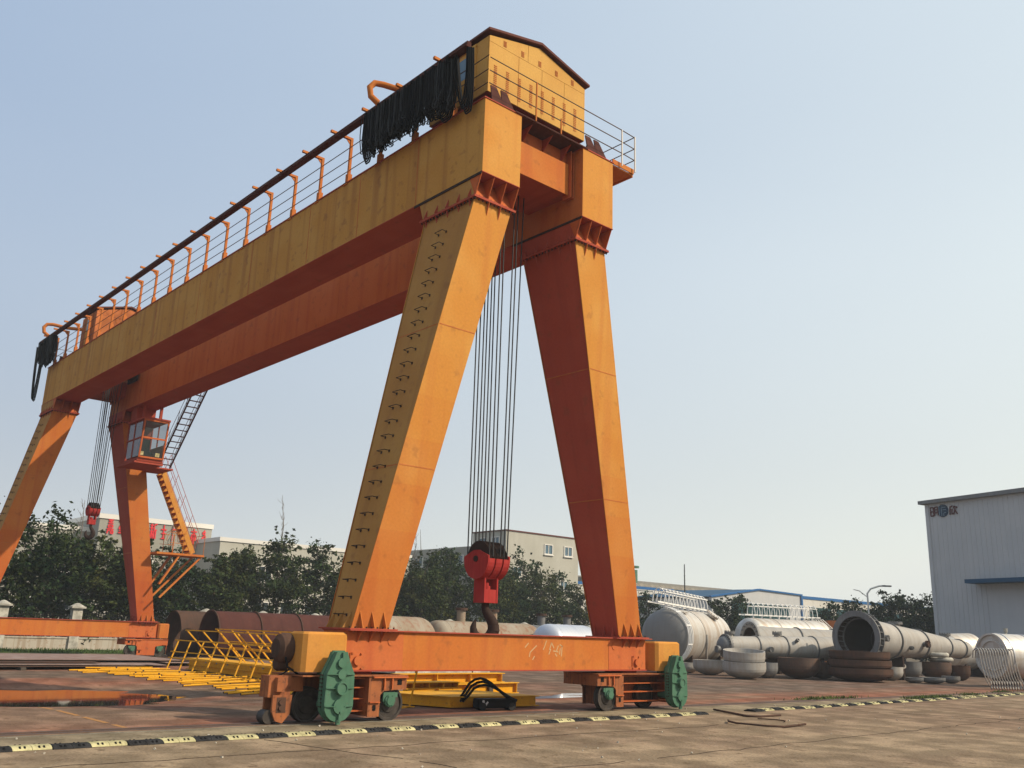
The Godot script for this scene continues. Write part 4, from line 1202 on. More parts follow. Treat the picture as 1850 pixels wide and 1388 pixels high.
func walkways(t: Node) -> void:
	var b := MB.new()
	b.box(Vector3(6.60, 13.72, -48.1), Vector3(7.42, 13.76, -14.35))
	b.box(Vector3(7.40, 13.68, -48.1), Vector3(7.44, 13.86, -14.35))
	for k in 12: b.beam(Vector3(6.58, 13.45, -15.2 - k * 2.9), Vector3(7.38, 13.70, -15.2 - k * 2.9), 0.05, 0.05)
	b.box(Vector3(6.60, 13.762, -14.34), Vector3(7.44, 13.90, -14.31))
	one("walkway", b, M.orange, t)
	# left railing: bent posts that carry the festoon rail
	b = MB.new()
	for y in [14.18, 14.54, 14.92]: b.tube([Vector3(2.23, y, -48.0), Vector3(2.23, y, -14.30)], 0.013, 5)
	var r := one("railing", b, M.rail_steel, t)
	for k in 21:
		var z := -15.60 - k * 1.592
		b = MB.new()
		b.beam(Vector3(2.24, 13.775, z), Vector3(2.24, 15.20, z), 0.075, 0.075, Vector3.BACK)
		b.beam(Vector3(2.20, 15.163, z), Vector3(1.56, 15.163, z), 0.075, 0.070)
		b.poly([Vector3(2.20, 15.12, z), Vector3(2.20, 14.98, z), Vector3(2.06, 15.12, z)], 0.02)
		b.box(Vector3(2.18, 13.775, z - 0.07), Vector3(2.31, 14.06, z + 0.07))
		b.box(Vector3(2.14, 13.70, z - 0.10), Vector3(2.33, 13.775, z + 0.10))
		one("post", b, M.orange, r)
	b = MB.new()
	b.box(Vector3(1.68, 14.99, -48.6), Vector3(1.80, 15.115, -14.45))
	b.box(Vector3(1.64, 14.97, -48.6), Vector3(1.84, 14.99, -14.45))
	one("festoon_rail", b, M.brown, t)
	# front railing
	b = MB.new()
	for y in [14.14, 14.48, 14.83]:
		b.tube([Vector3(2.23, y, -14.24), Vector3(6.88, y, -14.24), Vector3(7.40, y, -14.26)], 0.014, 5)
		b.tube([Vector3(7.40, y, -14.26), Vector3(7.40, y, -48.0)], 0.014, 5)
		b.tube([Vector3(2.23, y, -48.15), Vector3(7.40, y, -48.15)], 0.014, 5)
	r = one("railing", b, M.rail_steel, t)
	for x in [3.74, 4.60, 6.88, 7.40]:
		b = MB.new()
		b.beam(Vector3(x, 13.77, -14.24), Vector3(x, 14.84 if x != 4.60 else 14.20, -14.24), 0.03, 0.03, Vector3.BACK)
		one("post", b, M.orange if x < 5.0 else M.trim_white, r)
	for k in 21:
		b = MB.new()
		b.beam(Vector3(7.40, 13.77, -15.8 - k * 1.592), Vector3(7.40, 14.84, -15.8 - k * 1.592), 0.03, 0.03, Vector3.BACK)
		one("post", b, M.orange, r)

func cab_and_stairs(t: Node) -> void:
	var z1 := -43.3
	var z0 := -45.4
	var x0 := 5.55
	var x1 := 6.75
	var yb := 9.05
	var yt := 11.05
	# shell: floor, lower band, roof and back wall
	var b := MB.new()
	b.hexa([Vector3(x0 - 0.02, yb, z0), Vector3(x1 + 0.02, yb, z0), Vector3(x1 + 0.02, yb, z1 - 0.28), Vector3(x0 - 0.02, yb, z1 - 0.28), Vector3(x0, yb + 0.16, z0), Vector3(x1, yb + 0.16, z0), Vector3(x1, yb + 0.16, z1 - 0.24), Vector3(x0, yb + 0.16, z1 - 0.24)])
	b.box(Vector3(x0 - 0.04, yt, z0 - 0.03), Vector3(x1 + 0.04, yt + 0.1, z1 + 0.04))
	b.box(Vector3(x0, yb + 0.165, z0), Vector3(x1, yt - 0.002, z0 + 0.05))
	b.box(Vector3(x1 - 0.05, yb + 0.165, z0 + 0.06), Vector3(x1, yb + 0.9, z1 - 0.3))
	b.box(Vector3(5.6, yt + 0.1, -45.3), Vector3(6.5, 11.84, -44.6))
	b.box(Vector3(5.62, yt + 0.1, -43.9), Vector3(5.74, 11.84, -43.78))
	b.box(Vector3(6.42, yt + 0.1, -43.9), Vector3(6.54, 11.84, -43.78))
	b.box(Vector3(x0 - 0.12, yb - 0.10, z0 - 0.5), Vector3(x1 + 0.06, yb - 0.01, z1 - 0.30))
	var cab := one("operator_cab", b, M.deep, t)
	var ym := yb + 1.12
	var fz := func(y: float) -> float: return lerpf(z1 - 0.22, z1, (y - yb - 0.16) / (yt - yb - 0.16))
	var P := func(x: float, y: float) -> Vector3: return Vector3(x, y, fz.call(y))
	b = MB.new()
	for x in [x0 + 0.03, x1 - 0.03]:
		b.beam(P.call(x, yb + 0.16), P.call(x, ym), 0.07, 0.07, Vector3.BACK)
		b.beam(P.call(x, ym), P.call(x, yt), 0.07, 0.07, Vector3.BACK)
	for y in [yb + 0.19, ym, yt - 0.04]: b.beam(P.call(x0 + 0.07, y), P.call(x1 - 0.07, y), 0.07, 0.08)
	one("window_frame", b, M.red, cab)
	b = MB.new()
	for z in [z0 + 0.05, -44.5]:
		b.beam(Vector3(x0 + 0.03, yb + 0.16, z), Vector3(x0 + 0.03, yt, z), 0.05, 0.06, Vector3.BACK)
		b.beam(Vector3(x1 - 0.03, yb + 0.9, z), Vector3(x1 - 0.03, yt, z), 0.05, 0.06, Vector3.BACK)
	b.beam(Vector3(x0 + 0.03, ym, z0), Vector3(x0 + 0.03, ym, z1 - 0.14), 0.05, 0.06)
	one("window_frame", b, M.deep, cab)
	for q in [[yb + 0.24, ym - 0.05], [ym + 0.05, yt - 0.09]]:
		b = MB.new()
		b.quad(P.call(x0 + 0.07, q[0]), P.call(x1 - 0.07, q[0]), P.call(x1 - 0.07, q[1]), P.call(x0 + 0.07, q[1]), Vector3.BACK)
		one("windscreen", b, M.glass, cab)
		for z in [[z0 + 0.09, -44.54], [-44.46, z1 - 0.26]]:
			b = MB.new()
			b.quad(Vector3(x0 + 0.03, q[0], z[0]), Vector3(x0 + 0.03, q[0], z[1]), Vector3(x0 + 0.03, q[1], z[1]), Vector3(x0 + 0.03, q[1], z[0]), Vector3.LEFT)
			one("side_pane", b, M.glass, cab)
	b = MB.new()
	b.box(Vector3(6.0, yb + 0.17, -44.9), Vector3(6.5, yb + 0.62, -44.4))
	b.box(Vector3(6.0, yb + 0.62, -44.95), Vector3(6.5, yb + 1.3, -44.85))
	b.box(Vector3(5.7, yb + 0.17, -44.2), Vector3(5.95, yb + 0.95, -43.85))
	one("seat", b, M.black, cab)
	b = MB.new()
	for x in [x0 + 0.12, x1 - 0.32]: b.beam(P.call(x, yb + 0.27) + Vector3(0, 0, 0.006), P.call(x, yb + 0.45) + Vector3(0, 0, 0.006), 0.2, 0.004, Vector3.BACK)
	one("notice", b, M.bump_yellow, cab)
	# upper ladder from the cab platform up to the walkway
	var A := Vector3(7.35, 9.1, -44.9)
	var B := Vector3(7.35, 13.4, -40.6)
	ladder(t, A, B, Vector3(0.3, 0, 0), 17, M.brown, true)
	b = MB.new()
	b.box(Vector3(6.83, 8.98, -46.5), Vector3(7.75, 9.05, -44.7))
	one("landing", b, M.deep, t)
	# lower stair flight
	A = Vector3(7.75, 9.0, -46.2)
	B = Vector3(9.75, 5.1, -46.2)
	b = MB.new()
	for z in [-0.34, 0.34]: b.beam(A + Vector3(0, 0, z), B + Vector3(0, 0, z), 0.05, 0.26)
	var st := one("stair", b, M.yellow, t)
	for k in 15:
		b = MB.new()
		var p := A.lerp(B, (k + 0.5) / 15.0)
		b.box(p + Vector3(-0.14, -0.02, -0.31), p + Vector3(0.14, 0.02, 0.31))
		one("tread", b, M.deep, st)
	b = MB.new()
	for z in [-0.36, 0.36]:
		for h in [0.5, 0.95]: b.tube([A + Vector3(0.25, h, z), B + Vector3(0.25, h, z)], 0.014, 5)
		for k in 5: b.tube([A.lerp(B, k / 4.0) + Vector3(0, 0, z), A.lerp(B, k / 4.0) + Vector3(0.25, 0.95, z)], 0.012, 5)
	one("handrail", b, M.deep, st)
	# lower platform and its props
	b = MB.new()
	b.box(Vector3(7.9, 4.96, -47.2), Vector3(10.35, 5.06, -45.8))
	var pl := one("stair_platform", b, M.orange, t)
	b = MB.new()
	for z in [-45.95, -47.1]:
		b.beam(Vector3(8.35, 2.85, z), Vector3(10.25, 4.96, z), 0.09, 0.09)
		b.beam(Vector3(8.25, 3.5, z), Vector3(9.1, 4.96, z), 0.16, 0.09)
	one("prop", b, M.orange, pl)
	b = MB.new()
	for x in [8.7, 9.2, 10.3]:
		for z in [-45.83, -47.17]: b.tube([Vector3(x, 5.06, z), Vector3(x, 6.05, z)], 0.016, 5)
	for z in [-45.83, -47.17]:
		for y in [5.55, 6.05]: b.tube([Vector3(8.5, y, z), Vector3(9.3, y, z)], 0.014, 5)
	b.tube([Vector3(10.3, 6.05, -45.83), Vector3(10.3, 6.05, -47.17)], 0.014, 5)
	for k in 2:
		var arc := []
		for i in 13: arc.append(Vector3(8.75 + cos(PI * i / 12.0) * 0.36, 5.65 + sin(PI * i / 12.0) * 0.55, -46.0 - k * 0.35))
		b.tube(arc, 0.014, 5)
	one("handrail", b, M.orange, pl)

func ladder(t: Node, A: Vector3, B: Vector3, half: Vector3, n: int, m: Material, rail: bool) -> void:
	var b := MB.new()
	for s in [-1.0, 1.0]: b.beam(A + half * s, B + half * s, 0.05, 0.09)
	var o := one("ladder", b, m, t)
	for k in n:
		var p := A.lerp(B, (k + 0.5) / n)
		b = MB.new()
		b.beam(p - half, p + half, 0.12, 0.03)
		one("rung", b, m, o)
	if rail:
		b = MB.new()
		for s in [-1.0, 1.0]:
			for h in [0.45, 0.85]: b.tube([A + half * s + Vector3(0, h, 0.2), B + half * s + Vector3(0, h, 0.2)], 0.013, 5)
			for k in 6: b.tube([A.lerp(B, k / 5.0) + half * s, A.lerp(B, k / 5.0) + half * s + Vector3(0, 0.85, 0.2)], 0.012, 5)
		one("handrail", b, m, o)

# ---------------------------------------------------------------- trolleys, hooks, cables
func hoist_house(label: String, z1: float, z0: float, x0: float, x1: float, skin: Material, detailed: bool) -> void:
	var t := thing("hoist_house", label, "machinery house", Vector3((x0 + x1) * 0.5, 13.9, (z0 + z1) * 0.5))
	var yb := 14.42
	var ye := 15.98
	var yr := 16.42
	var xm := (x0 + x1) * 0.5
	var b := MB.new()
	b.box(Vector3(x0 + 0.1, 14.1, z0 + 0.1), Vector3(x1 - 0.1, 14.38, z1 - 0.12))
	for x in [2.85, 6.1]:
		for z in [z0 + 0.4, z1 - 0.4]: b.cyl(Vector3(x - 0.06, 14.06, z), Vector3(x + 0.06, 14.06, z), 0.16, 14)
	b.box(Vector3(2.6, 14.0, z0 + 0.1), Vector3(6.3, 14.2, z1 - 0.12))
	one("trolley_frame", b, M.dark_frame, t)
	b = MB.new()
	b.cyl(Vector3(3.5, 13.55, z1 - 1.2), Vector3(5.25, 13.55, z1 - 1.2), 0.36, 24)
	b.box(Vector3(3.40, 13.1, z0 + 0.3), Vector3(3.47, 14.0, z1 - 0.5))
	b.box(Vector3(5.28, 13.1, z0 + 0.3), Vector3(5.35, 14.0, z1 - 0.5))
	one("added_drum", b, M.dark_frame, t)  # drum and side plates added to darken the gap between the girders
	# body behind the panels
	b = MB.new()
	b.box(Vector3(x0 + 0.03, yb, z0 + 0.03), Vector3(x1 - 0.03, ye, z1 - 0.03))
	b.poly([Vector3(x0 + 0.03, ye, (z0 + z1) * 0.5), Vector3(x1 - 0.03, ye, (z0 + z1) * 0.5), Vector3(xm, yr, (z0 + z1) * 0.5)], z1 - z0 - 0.06)
	one("body", b, M.deep, t)
	# wall panels with joints: front and back
	var cut := [0.0, 0.29, 0.53, 0.77, 1.0]
	var ys := ye - 0.16
	for zz in [z1, z0]:
		for k in 4:
			b = MB.new()
			var a := lerpf(x0, x1, cut[k]) + (0.006 if k > 0 else 0.0)
			var e := lerpf(x0, x1, cut[k + 1]) - (0.006 if k < 3 else 0.0)
			b.box(Vector3(a, yb, zz - 0.015), Vector3(e, ys - 0.005, zz + 0.015))
			one("wall_panel", b, skin, t)
		b = MB.new()
		b.poly([Vector3(x0, ys + 0.005, zz), Vector3(xm - 0.406, ys + 0.005, zz), Vector3(xm - 0.406, yr - 0.10, zz), Vector3(x0, ye, zz)], 0.03)
		one("gable_panel", b, skin, t)
		b = MB.new()
		b.poly([Vector3(xm - 0.394, ys + 0.005, zz), Vector3(x1, ys + 0.005, zz), Vector3(x1, ye, zz), Vector3(xm, yr, zz), Vector3(xm - 0.394, yr - 0.10, zz)], 0.03)
		one("gable_panel", b, skin, t)
	for q in [[x0, -1.0], [x1, 1.0]]:
		b = MB.new()
		b.box(Vector3(q[0] - 0.012, yb, z0 + 0.02), Vector3(q[0] + 0.012, ye - 0.005, z1 - 0.02))
		one("side_panel", b, skin, t)
	if detailed:
		for k in 8:
			b = MB.new()
			var x := x0 + 0.22 + k * (x1 - x0 - 0.35) / 7.6
			for i in 13: b.beam(Vector3(x - 0.05, ys - 0.62 - i * 0.052, z1 + 0.017), Vector3(x + 0.05, ys - 0.62 - i * 0.052, z1 + 0.017), 0.014, 0.022)
			one("vent", b, M.amber, t)
		for k in 5:
			b = MB.new()
			var x := x0 + 0.5 + k * 0.6
			for i in 5: b.beam(Vector3(x - 0.05, ys + 0.07 + i * 0.035, z1 + 0.017), Vector3(x + 0.05, ys + 0.07 + i * 0.035, z1 + 0.017), 0.014, 0.016)
			one("vent", b, M.amber, t)
	# roof with overhang
	b = MB.new()
	b.poly([Vector3(x0 - 0.1, ye + 0.08, (z0 + z1) * 0.5), Vector3(xm, yr + 0.06, (z0 + z1) * 0.5), Vector3(x1 + 0.1, ye + 0.08, (z0 + z1) * 0.5), Vector3(x1 + 0.1, ye + 0.14, (z0 + z1) * 0.5), Vector3(xm, yr + 0.13, (z0 + z1) * 0.5), Vector3(x0 - 0.1, ye + 0.14, (z0 + z1) * 0.5)], z1 - z0 + 0.22)
	one("roof", b, M.roof_brown, t)
	# side door with a window
	b = MB.new()
	b.box(Vector3(x0 - 0.035, yb + 0.02, z1 - 1.25), Vector3(x0 - 0.013, ye - 0.12, z1 - 0.5))
	var d := one("door", b, M.ochre, t)
	b = MB.new()
	b.box(Vector3(x0 - 0.04, ye - 0.85, z1 - 1.12), Vector3(x0 - 0.036, ye - 0.25, z1 - 0.66))
	one("pane", b, M.window_blue, d)
	b = MB.new()
	b.beam(Vector3(x0 - 0.05, yb + 0.3, z1 - 0.47), Vector3(x0 - 0.05, ye - 0.1, z1 - 0.47), 0.07, 0.03, Vector3.BACK)
	b.beam(Vector3(x0 - 0.05, ye - 0.085, z1 - 1.25), Vector3(x0 - 0.05, ye - 0.085, z1 - 0.44), 0.03, 0.07)
	one("door_frame", b, skin, d)
	# bent tow arm that reaches over the festoon rail
	b = MB.new()
	var za := z0 - 0.9
	b.tube([Vector3(x0 + 0.1, 15.45, za + 1.0), Vector3(2.3, 15.55, za + 0.3), Vector3(1.75, 15.66, za), Vector3(1.5, 15.62, za - 0.05), Vector3(1.38, 15.45, za - 0.08), Vector3(1.42, 15.2, za - 0.06), Vector3(1.62, 15.05, za)], 0.085, 8)
	one("tow_arm", b, M.orange, t)

func hook_block(label: String, rope_label: String, c: Vector3, k: float) -> void:
	var t := thing("hook_block", label, "crane hook", Vector3(c.x, c.y - 1.6 * k, c.z))
	var b := MB.new()
	var ax := Transform3D(Basis(Vector3.FORWARD, PI / 2), c - Vector3(0.33 * k, 0, 0))
	# cheek cover: lower half drum along x
	var out := []
	for i in 17:
		var a := PI + PI * i / 16.0
		out.append(Vector3(c.x, c.y + sin(a) * 0.46 * k, c.z + cos(a) * 0.44 * k))
	out.append(Vector3(c.x, c.y + 0.06 * k, c.z + 0.44 * k))
	out.append(Vector3(c.x, c.y + 0.20 * k, c.z + 0.10 * k))
	out.append(Vector3(c.x, c.y + 0.20 * k, c.z - 0.10 * k))
	out.append(Vector3(c.x, c.y + 0.06 * k, c.z - 0.44 * k))
	var sect := [[-0.33, -0.30], [-0.295, -0.13], [-0.085, 0.10], [0.145, 0.29], [0.295, 0.33]]
	for s in sect:
		var p := []
		var full: bool = absf(s[0]) > 0.32 or s[1] > 0.32
		var cnt := out.size() if full else 17
		for i in cnt: p.append(out[i] + Vector3((s[0] + s[1]) * 0.5 * k, 0, 0))
		b.poly(p, (s[1] - s[0]) * k)
	one("housing", b, M.hook_red, t)
	b = MB.new()
	for x in [-0.22, -0.11, 0.0, 0.11, 0.22]:
		b.lathe(Transform3D(Basis(Vector3.FORWARD, PI / 2), c + Vector3(x * k, 0.02 * k, 0)), [Vector2(0.1, -0.04 * k), Vector2(0.40 * k, -0.045 * k), Vector2(0.355 * k, 0), Vector2(0.40 * k, 0.045 * k), Vector2(0.1, 0.04 * k)], 28)
	b.cyl(c - Vector3(0.36 * k, 0, 0), c + Vector3(0.36 * k, 0, 0), 0.07 * k, 12)
	one("sheave", b, M.dark_frame, t)
	# swivel frame
	b = MB.new()
	var y1 := c.y - 0.36 * k
	var y0 := c.y - 0.98 * k
	for s in [-1, 1]: b.box(c + Vector3(s * 0.185 * k - 0.02, y1 - c.y, -0.19 * k), c + Vector3(s * 0.185 * k + 0.02, y0 - c.y, 0.19 * k))
	b.box(c + Vector3(-0.16 * k, y0 - c.y, -0.18 * k), c + Vector3(0.16 * k, y0 - c.y + 0.3 * k, 0.18 * k))
	b.box(c + Vector3(-0.16 * k, -0.44 * k, -0.17 * k), c + Vector3(0.16 * k, -0.36 * k, 0.17 * k))
	b.cyl(c + Vector3(-0.03 * k, -0.68 * k, 0.02), c + Vector3(-0.03 * k, -0.60 * k, 0.02), 0.11 * k, 12)
	b.cyl(c + Vector3(-0.03 * k, -0.60 * k, 0.02), c + Vector3(-0.03 * k, -0.52 * k, 0.02), 0.075 * k, 12)
	one("swivel_frame", b, M.hook_red, t)
	# hook: tapered sweep in the plane that faces the camera side
	var r := Vector3(0.80, 0, 0.60).normalized()
	var path := [[0.0, -0.95, .085], [0.0, -1.10, .09], [0.03, -1.18, .10], [0.13, -1.32, .115], [0.20, -1.46, .13], [0.21, -1.60, .14], [0.14, -1.74, .145], [0.0, -1.82, .14], [-0.14, -1.78, .125], [-0.23, -1.67, .10], [-0.26, -1.54, .075], [-0.24, -1.44, .05], [-0.21, -1.37, .025]]
	b = MB.new()
	for i in path.size() - 1:
		var p: Array = path[i]
		var q: Array = path[i + 1]
		var A: Vector3 = c + r * p[0] * k + Vector3(0, p[1] * k, 0)
		var B: Vector3 = c + r * q[0] * k + Vector3(0, q[1] * k, 0)
		b.lathe(MB.along(A, B - A), [Vector2(p[2] * k, 0), Vector2(q[2] * k, A.distance_to(B))], 14)
		b.lathe(MB.along(B, B - A), [Vector2(q[2] * k, -0.01), Vector2(q[2] * 0.8 * k, q[2] * 0.5 * k), Vector2(0, q[2] * 0.7 * k)], 14, true)
	one("hook", b, M.dark_frame, t)
	# ropes
	var rp := thing("hoist_ropes", rope_label, "wire ropes", c + Vector3(0, 0.3, 0))
	for s in [1.0, -1.0]:
		for x in [-0.27, -0.16, -0.04, 0.06, 0.17, 0.27]:
			if s > 0 and x == -0.04: continue
			b = MB.new()
			var lean := 0.0
			if s > 0: lean = 0.16 if x == 0.27 else 0.06 * signf(x)
			b.tube([c + Vector3(x * k, 0.05, s * 0.39 * k), Vector3(c.x + x * (1.0 if k > 0.9 else 0.9) + lean, 14.05, c.z + s * (0.42 * k + 0.03))], 0.017, 5)
			one("rope", b, M.rope, rp)

func trolleys() -> void:
	hoist_house("yellow panelled hoist house with gabled brown roof on the near crane end", -14.87, -17.2, 2.68, 6.06, M.house, true)
	hoist_house("small orange hoist house with brown roof on the far crane end", -44.0, -46.0, 2.86, 5.9, M.container, false)
	hook_block("big red hook block with dark sheaves hanging between the near crane legs", "long wire ropes holding the big hook block between the near legs", Vector3(4.28, 3.33, -16.1), 1.0)
	hook_block("small looking red hook block hanging high between the far crane legs", "thin wire ropes holding the far hook block", Vector3(4.37, 6.72, -45.1), 0.74)

func festoon(label: String, z0: float, z1: float, count: int, drop0: float, drop1: float, big: Array) -> void:
	var t := thing("festoon_cables", label, "cables", Vector3(1.74, 14.97, (z0 + z1) * 0.5))
	var b := MB.new()
	var h := MB.new()
	for k in count:
		var z := lerpf(z0, z1, (k + rng.randf()) / count)
		var d := lerpf(drop0, drop1, (z - z0) / (z1 - z0)) * rng.randf_range(0.72, 1.06)
		var w := rng.randf_range(0.10, 0.34)
		var x := 1.74 + rng.randf_range(-0.14, 0.16)
		var pts := []
		for i in 13:
			var u := i / 12.0
			var s := sin(u * PI)
			pts.append(Vector3(x + rng.randfn() * 0.006 + s * rng.randf_range(-0.02, 0.05), 14.95 - d * pow(s, 0.55), z + (u - 0.5) * w * (0.7 + s * 0.7) + rng.randfn() * 0.008))
		(b if k % 3 else h).tube(pts, rng.randf_range(0.012, 0.022), 5)
	tag(put("cable_loops", [[b, M.cable], [h, M.cable_shine]], t), "", "", "", "stuff")
	for q in big:
		b = MB.new()
		for j in 4:
			var pts := []
			for i in 17:
				var u := i / 16.0
				var s := pow(sin(u * PI), 0.6)
				pts.append(Vector3(1.72 + j * 0.035 + q[3] * s, 14.96 - (q[2] + j * 0.03) * s, lerpf(q[0], q[1], u) + j * 0.02 * (1 if u > 0.5 else -1)))
			b.tube(pts, 0.02, 6)
		one("cable_loop", b, M.cable, t)
	b = MB.new()
	var n := maxi(3, int((z1 - z0) / 0.28))
	for k in n:
		var z := lerpf(z0 + 0.05, z1 - 0.05, float(k) / (n - 1))
		b.box(Vector3(1.66, 14.86, z - 0.05), Vector3(1.82, 15.0, z + 0.05))
		b.cyl(Vector3(1.62, 15.0, z), Vector3(1.86, 15.0, z), 0.04, 8)
	one("cable_trolley", b, M.black, t)

func festoons() -> void:
	festoon("thick bunch of black cable loops hanging along the near end of the festoon rail", -18.75, -15.1, 290, 1.15, 1.25, [[-18.9, -18.55, 1.25, 0.0], [-15.9, -15.0, 1.35, 0.12], [-15.0, -14.5, 1.3, 0.1], [-14.9, -14.45, 1.45, 0.15], [-16.2, -15.2, 1.2, 0.05]])
	festoon("black cable bunch near the far end of the festoon rail", -47.6, -46.2, 90, 1.3, 1.3, [])
	festoon("small cable bunch with a long loop drooping past the far girder end", -48.5, -48.2, 12, 1.1, 1.3, [[-49.1, -48.1, 2.8, 0.05]])

# ---------------------------------------------------------------- left half of the yard
func yard_left() -> void:
	# stacked steel plates
	var pl := [[-6.0, 3.2, -34.2, -39.5, 0.10, 0.03], [-4.5, 4.6, -34.6, -40.0, 0.16, -0.05], [-7.0, 2.2, -34.9, -40.3, 0.22, 0.06], [1.2, 8.2, -37.2, -40.8, 0.12, -0.03], [2.4, 9.4, -37.8, -41.4, 0.19, 0.05], [-3.0, 5.6, -36.0, -41.0, 0.28, 0.02]]
	var dl := ["lowest rust brown steel plate at the front of the flat stack on the left", "broad rusty plate second from the bottom of the flat stack on the left", "dark steel plate sticking out left from the flat stack", "rusty plate on the ground just behind the yellow tube pile", "wide brown plate under the far right bogie behind the yellow tubes", "topmost pale pinkish steel plate of the flat stack on the left"]
	for k in pl.size():
		var p: Array = pl[k]
		var b := MB.new()
		var c := Vector3((p[0] + p[1]) * 0.5, p[4], (p[2] + p[3]) * 0.5)
		b.obox(Transform3D(Basis(Vector3.UP, p[5]) * Basis(Vector3.RIGHT, 0.004 * (k % 3 - 1)), c), Vector3(p[1] - p[0], 0.022, absf(p[3] - p[2])))
		solo("steel_plate", [[b, M.plate if k % 2 == 1 else M.rust]], dl[k], "steel plate", "flat steel plates on the left")
	var sp := [Vector3(-5, 0.045, -35), Vector3(-0.5, 0.045, -34.9), Vector3(2.6, 0.045, -35.4), Vector3(-4, 0.045, -39), Vector3(2.0, 0.045, -39), Vector3(5.5, 0.055, -39.5), Vector3(7.2, 0.055, -38.2)]
	for q in sp:
		var b := MB.new()
		b.box(q - Vector3(0.08, 0.045, 0.9), q + Vector3(0.08, 0.045, 0.9))
		solo("timber_spacer", [[b, M.bark]], "%s dark timber spacer counted from the near end under the steel plates on the left" % ORD[sp.find(q)], "timber", "spacers under the steel plates")
	# loose yellow tubes
	for k in 44:
		var z := -33.6 + k * 0.272 + rng.randfn() * 0.12
		var lay := 0 if k % 3 else 1
		var x0 := 1.55 + rng.randf_range(-0.35, 0.55) - (0.6 if k < 6 else 0.0) + 0.02 * k * 0.3
		var len_ := rng.randf_range(1.9, 2.6)
		var a := rng.randfn() * 0.06 - 0.06
		var y0 := gy(x0, z) + 0.035 + lay * 0.07
		var p := Vector3(x0, y0, z)
		var q := p + Vector3(cos(a), 0, sin(a)) * len_
		q.y = gy(q.x, q.z) + 0.035 + lay * 0.07 + rng.randf_range(0, 0.03)
		var b := MB.new()
		b.cyl(p, q, 0.025, 8)
		var t := thing("yellow_tube", "yellow steel tube with brown ends lying in the loose pile left of the crane leg", "steel tube", p, "yellow tubes in the loose pile")
		one("tube", b, M.yard, t)
		b = MB.new()
		b.cyl(p - (q - p).normalized() * 0.012, p - (q - p).normalized() * 0.001, 0.026, 8)
		one("end_plug", b, M.rust, t)
		b = MB.new()
		var m := p.lerp(q, rng.randf_range(0.35, 0.7))
		b.cyl(m, m + (q - p).normalized() * 0.05, 0.033, 8)
		one("collar", b, M.rust, t)
	# yellow girder behind the railings
	var g := thing("yellow_girder", "long ochre yellow steel girder lying under the railing frames", "steel girder", Vector3(5.6, 0, -29))
	var b := MB.new()
	b.box(Vector3(5.22, 0.06, -34.2), Vector3(5.98, 0.40, -23.4))
	one("web_box", b, M.yard, g)
	b = MB.new()
	b.box(Vector3(5.12, 0.402, -34.25), Vector3(6.08, 0.43, -23.35))
	b.box(Vector3(5.12, 0.03, -34.25), Vector3(6.08, 0.058, -23.35))
	b.box(Vector3(5.15, 0.20, -34.2), Vector3(5.218, 0.22, -23.4))
	one("flange", b, M.yard, g)
	b = MB.new()
	for k in 12: b.cyl(Vector3(5.219, 0.33, -33.6 + k * 0.88), Vector3(5.19, 0.33, -33.6 + k * 0.88), 0.03, 8)
	one("bolt", b, M.pale, g)
	# railing frames: one leaning from the ground, two from the girder
	railing_frame("yellow railing frame leaning up from the tube pile, front of the three", Vector3(4.05, 0.02, -33.4), Vector3(4.05, 0.02, -22.6), Vector3(0.40, 1.04, -0.15), 11, -1)
	railing_frame("yellow railing frame tilted left from the girder top, longer one", Vector3(5.55, 0.44, -33.0), Vector3(5.55, 0.44, -23.6), Vector3(-0.95, 0.98, -0.25), 8, 1)
	railing_frame("yellow railing frame tilted left from the girder top, rearmost and shorter", Vector3(5.75, 0.44, -31.0), Vector3(5.75, 0.44, -24.2), Vector3(-0.93, 1.06, -0.25), 7, 1)
	# brown shell behind
	var s := thing("steel_shell", "large rust brown cylinder shell with dark open left end", "steel shell", Vector3(14, 0, -45))
	b = MB.new()
	var xf := Transform3D(Basis(Vector3.FORWARD, PI / 2), Vector3(10.7, 1.16, -45))
	b.lathe(xf, [Vector2(1.13, 0), Vector2(1.15, 0), Vector2(1.15, 6.9), Vector2(1.13, 6.9), Vector2(1.13, 0)], 40)
	one("shell", b, M.brown, s)
	b = MB.new()
	for x in [0.0, 2.3, 4.6, 6.8]:
		b.lathe(xf, [Vector2(1.152, x), Vector2(1.22, x), Vector2(1.22, x + 0.05), Vector2(1.152, x + 0.05)], 40)
	one("ring", b, M.rust, s)
	b = MB.new()
	for x in [12.0, 15.8]: b.box(Vector3(x - 0.15, 0, -45.9), Vector3(x + 0.15, 0.25, -44.1))
	one("saddle", b, M.dark_frame, s)
	# a second open shell to its left
	s = thing("steel_shell", "dark open ended shell at the left end of the brown cylinder", "steel shell", Vector3(10, 0, -47.4))
	b = MB.new()
	xf = Transform3D(Basis(Vector3.FORWARD, PI / 2), Vector3(9.9, 1.15, -47.6))
	b.lathe(xf, [Vector2(1.10, 0), Vector2(1.14, 0), Vector2(1.14, 1.6), Vector2(1.10, 1.6), Vector2(1.10, 0)], 36)
	one("shell", b, M.rust, s)
	b = MB.new()
	b.box(Vector3(10.2, 0, -48.3), Vector3(10.5, 0.2, -46.9))
	one("saddle", b, M.dark_frame, s)
	# rusty tanks with chimneys behind the beam
	rusty_tank("rusty grey tank with one stubby pipe right of the near left leg", Vector3(13.6, 1.18, -36.6), Vector3(18.4, 1.18, -38.0), 1.14, [0.30], M.rust_tank)
	rusty_tank("rust streaked tank with two stubby pipes behind the hook", Vector3(19.9, 1.12, -38.4), Vector3(26.2, 1.12, -38.4), 1.10, [0.25, 0.60], M.rust_tank)
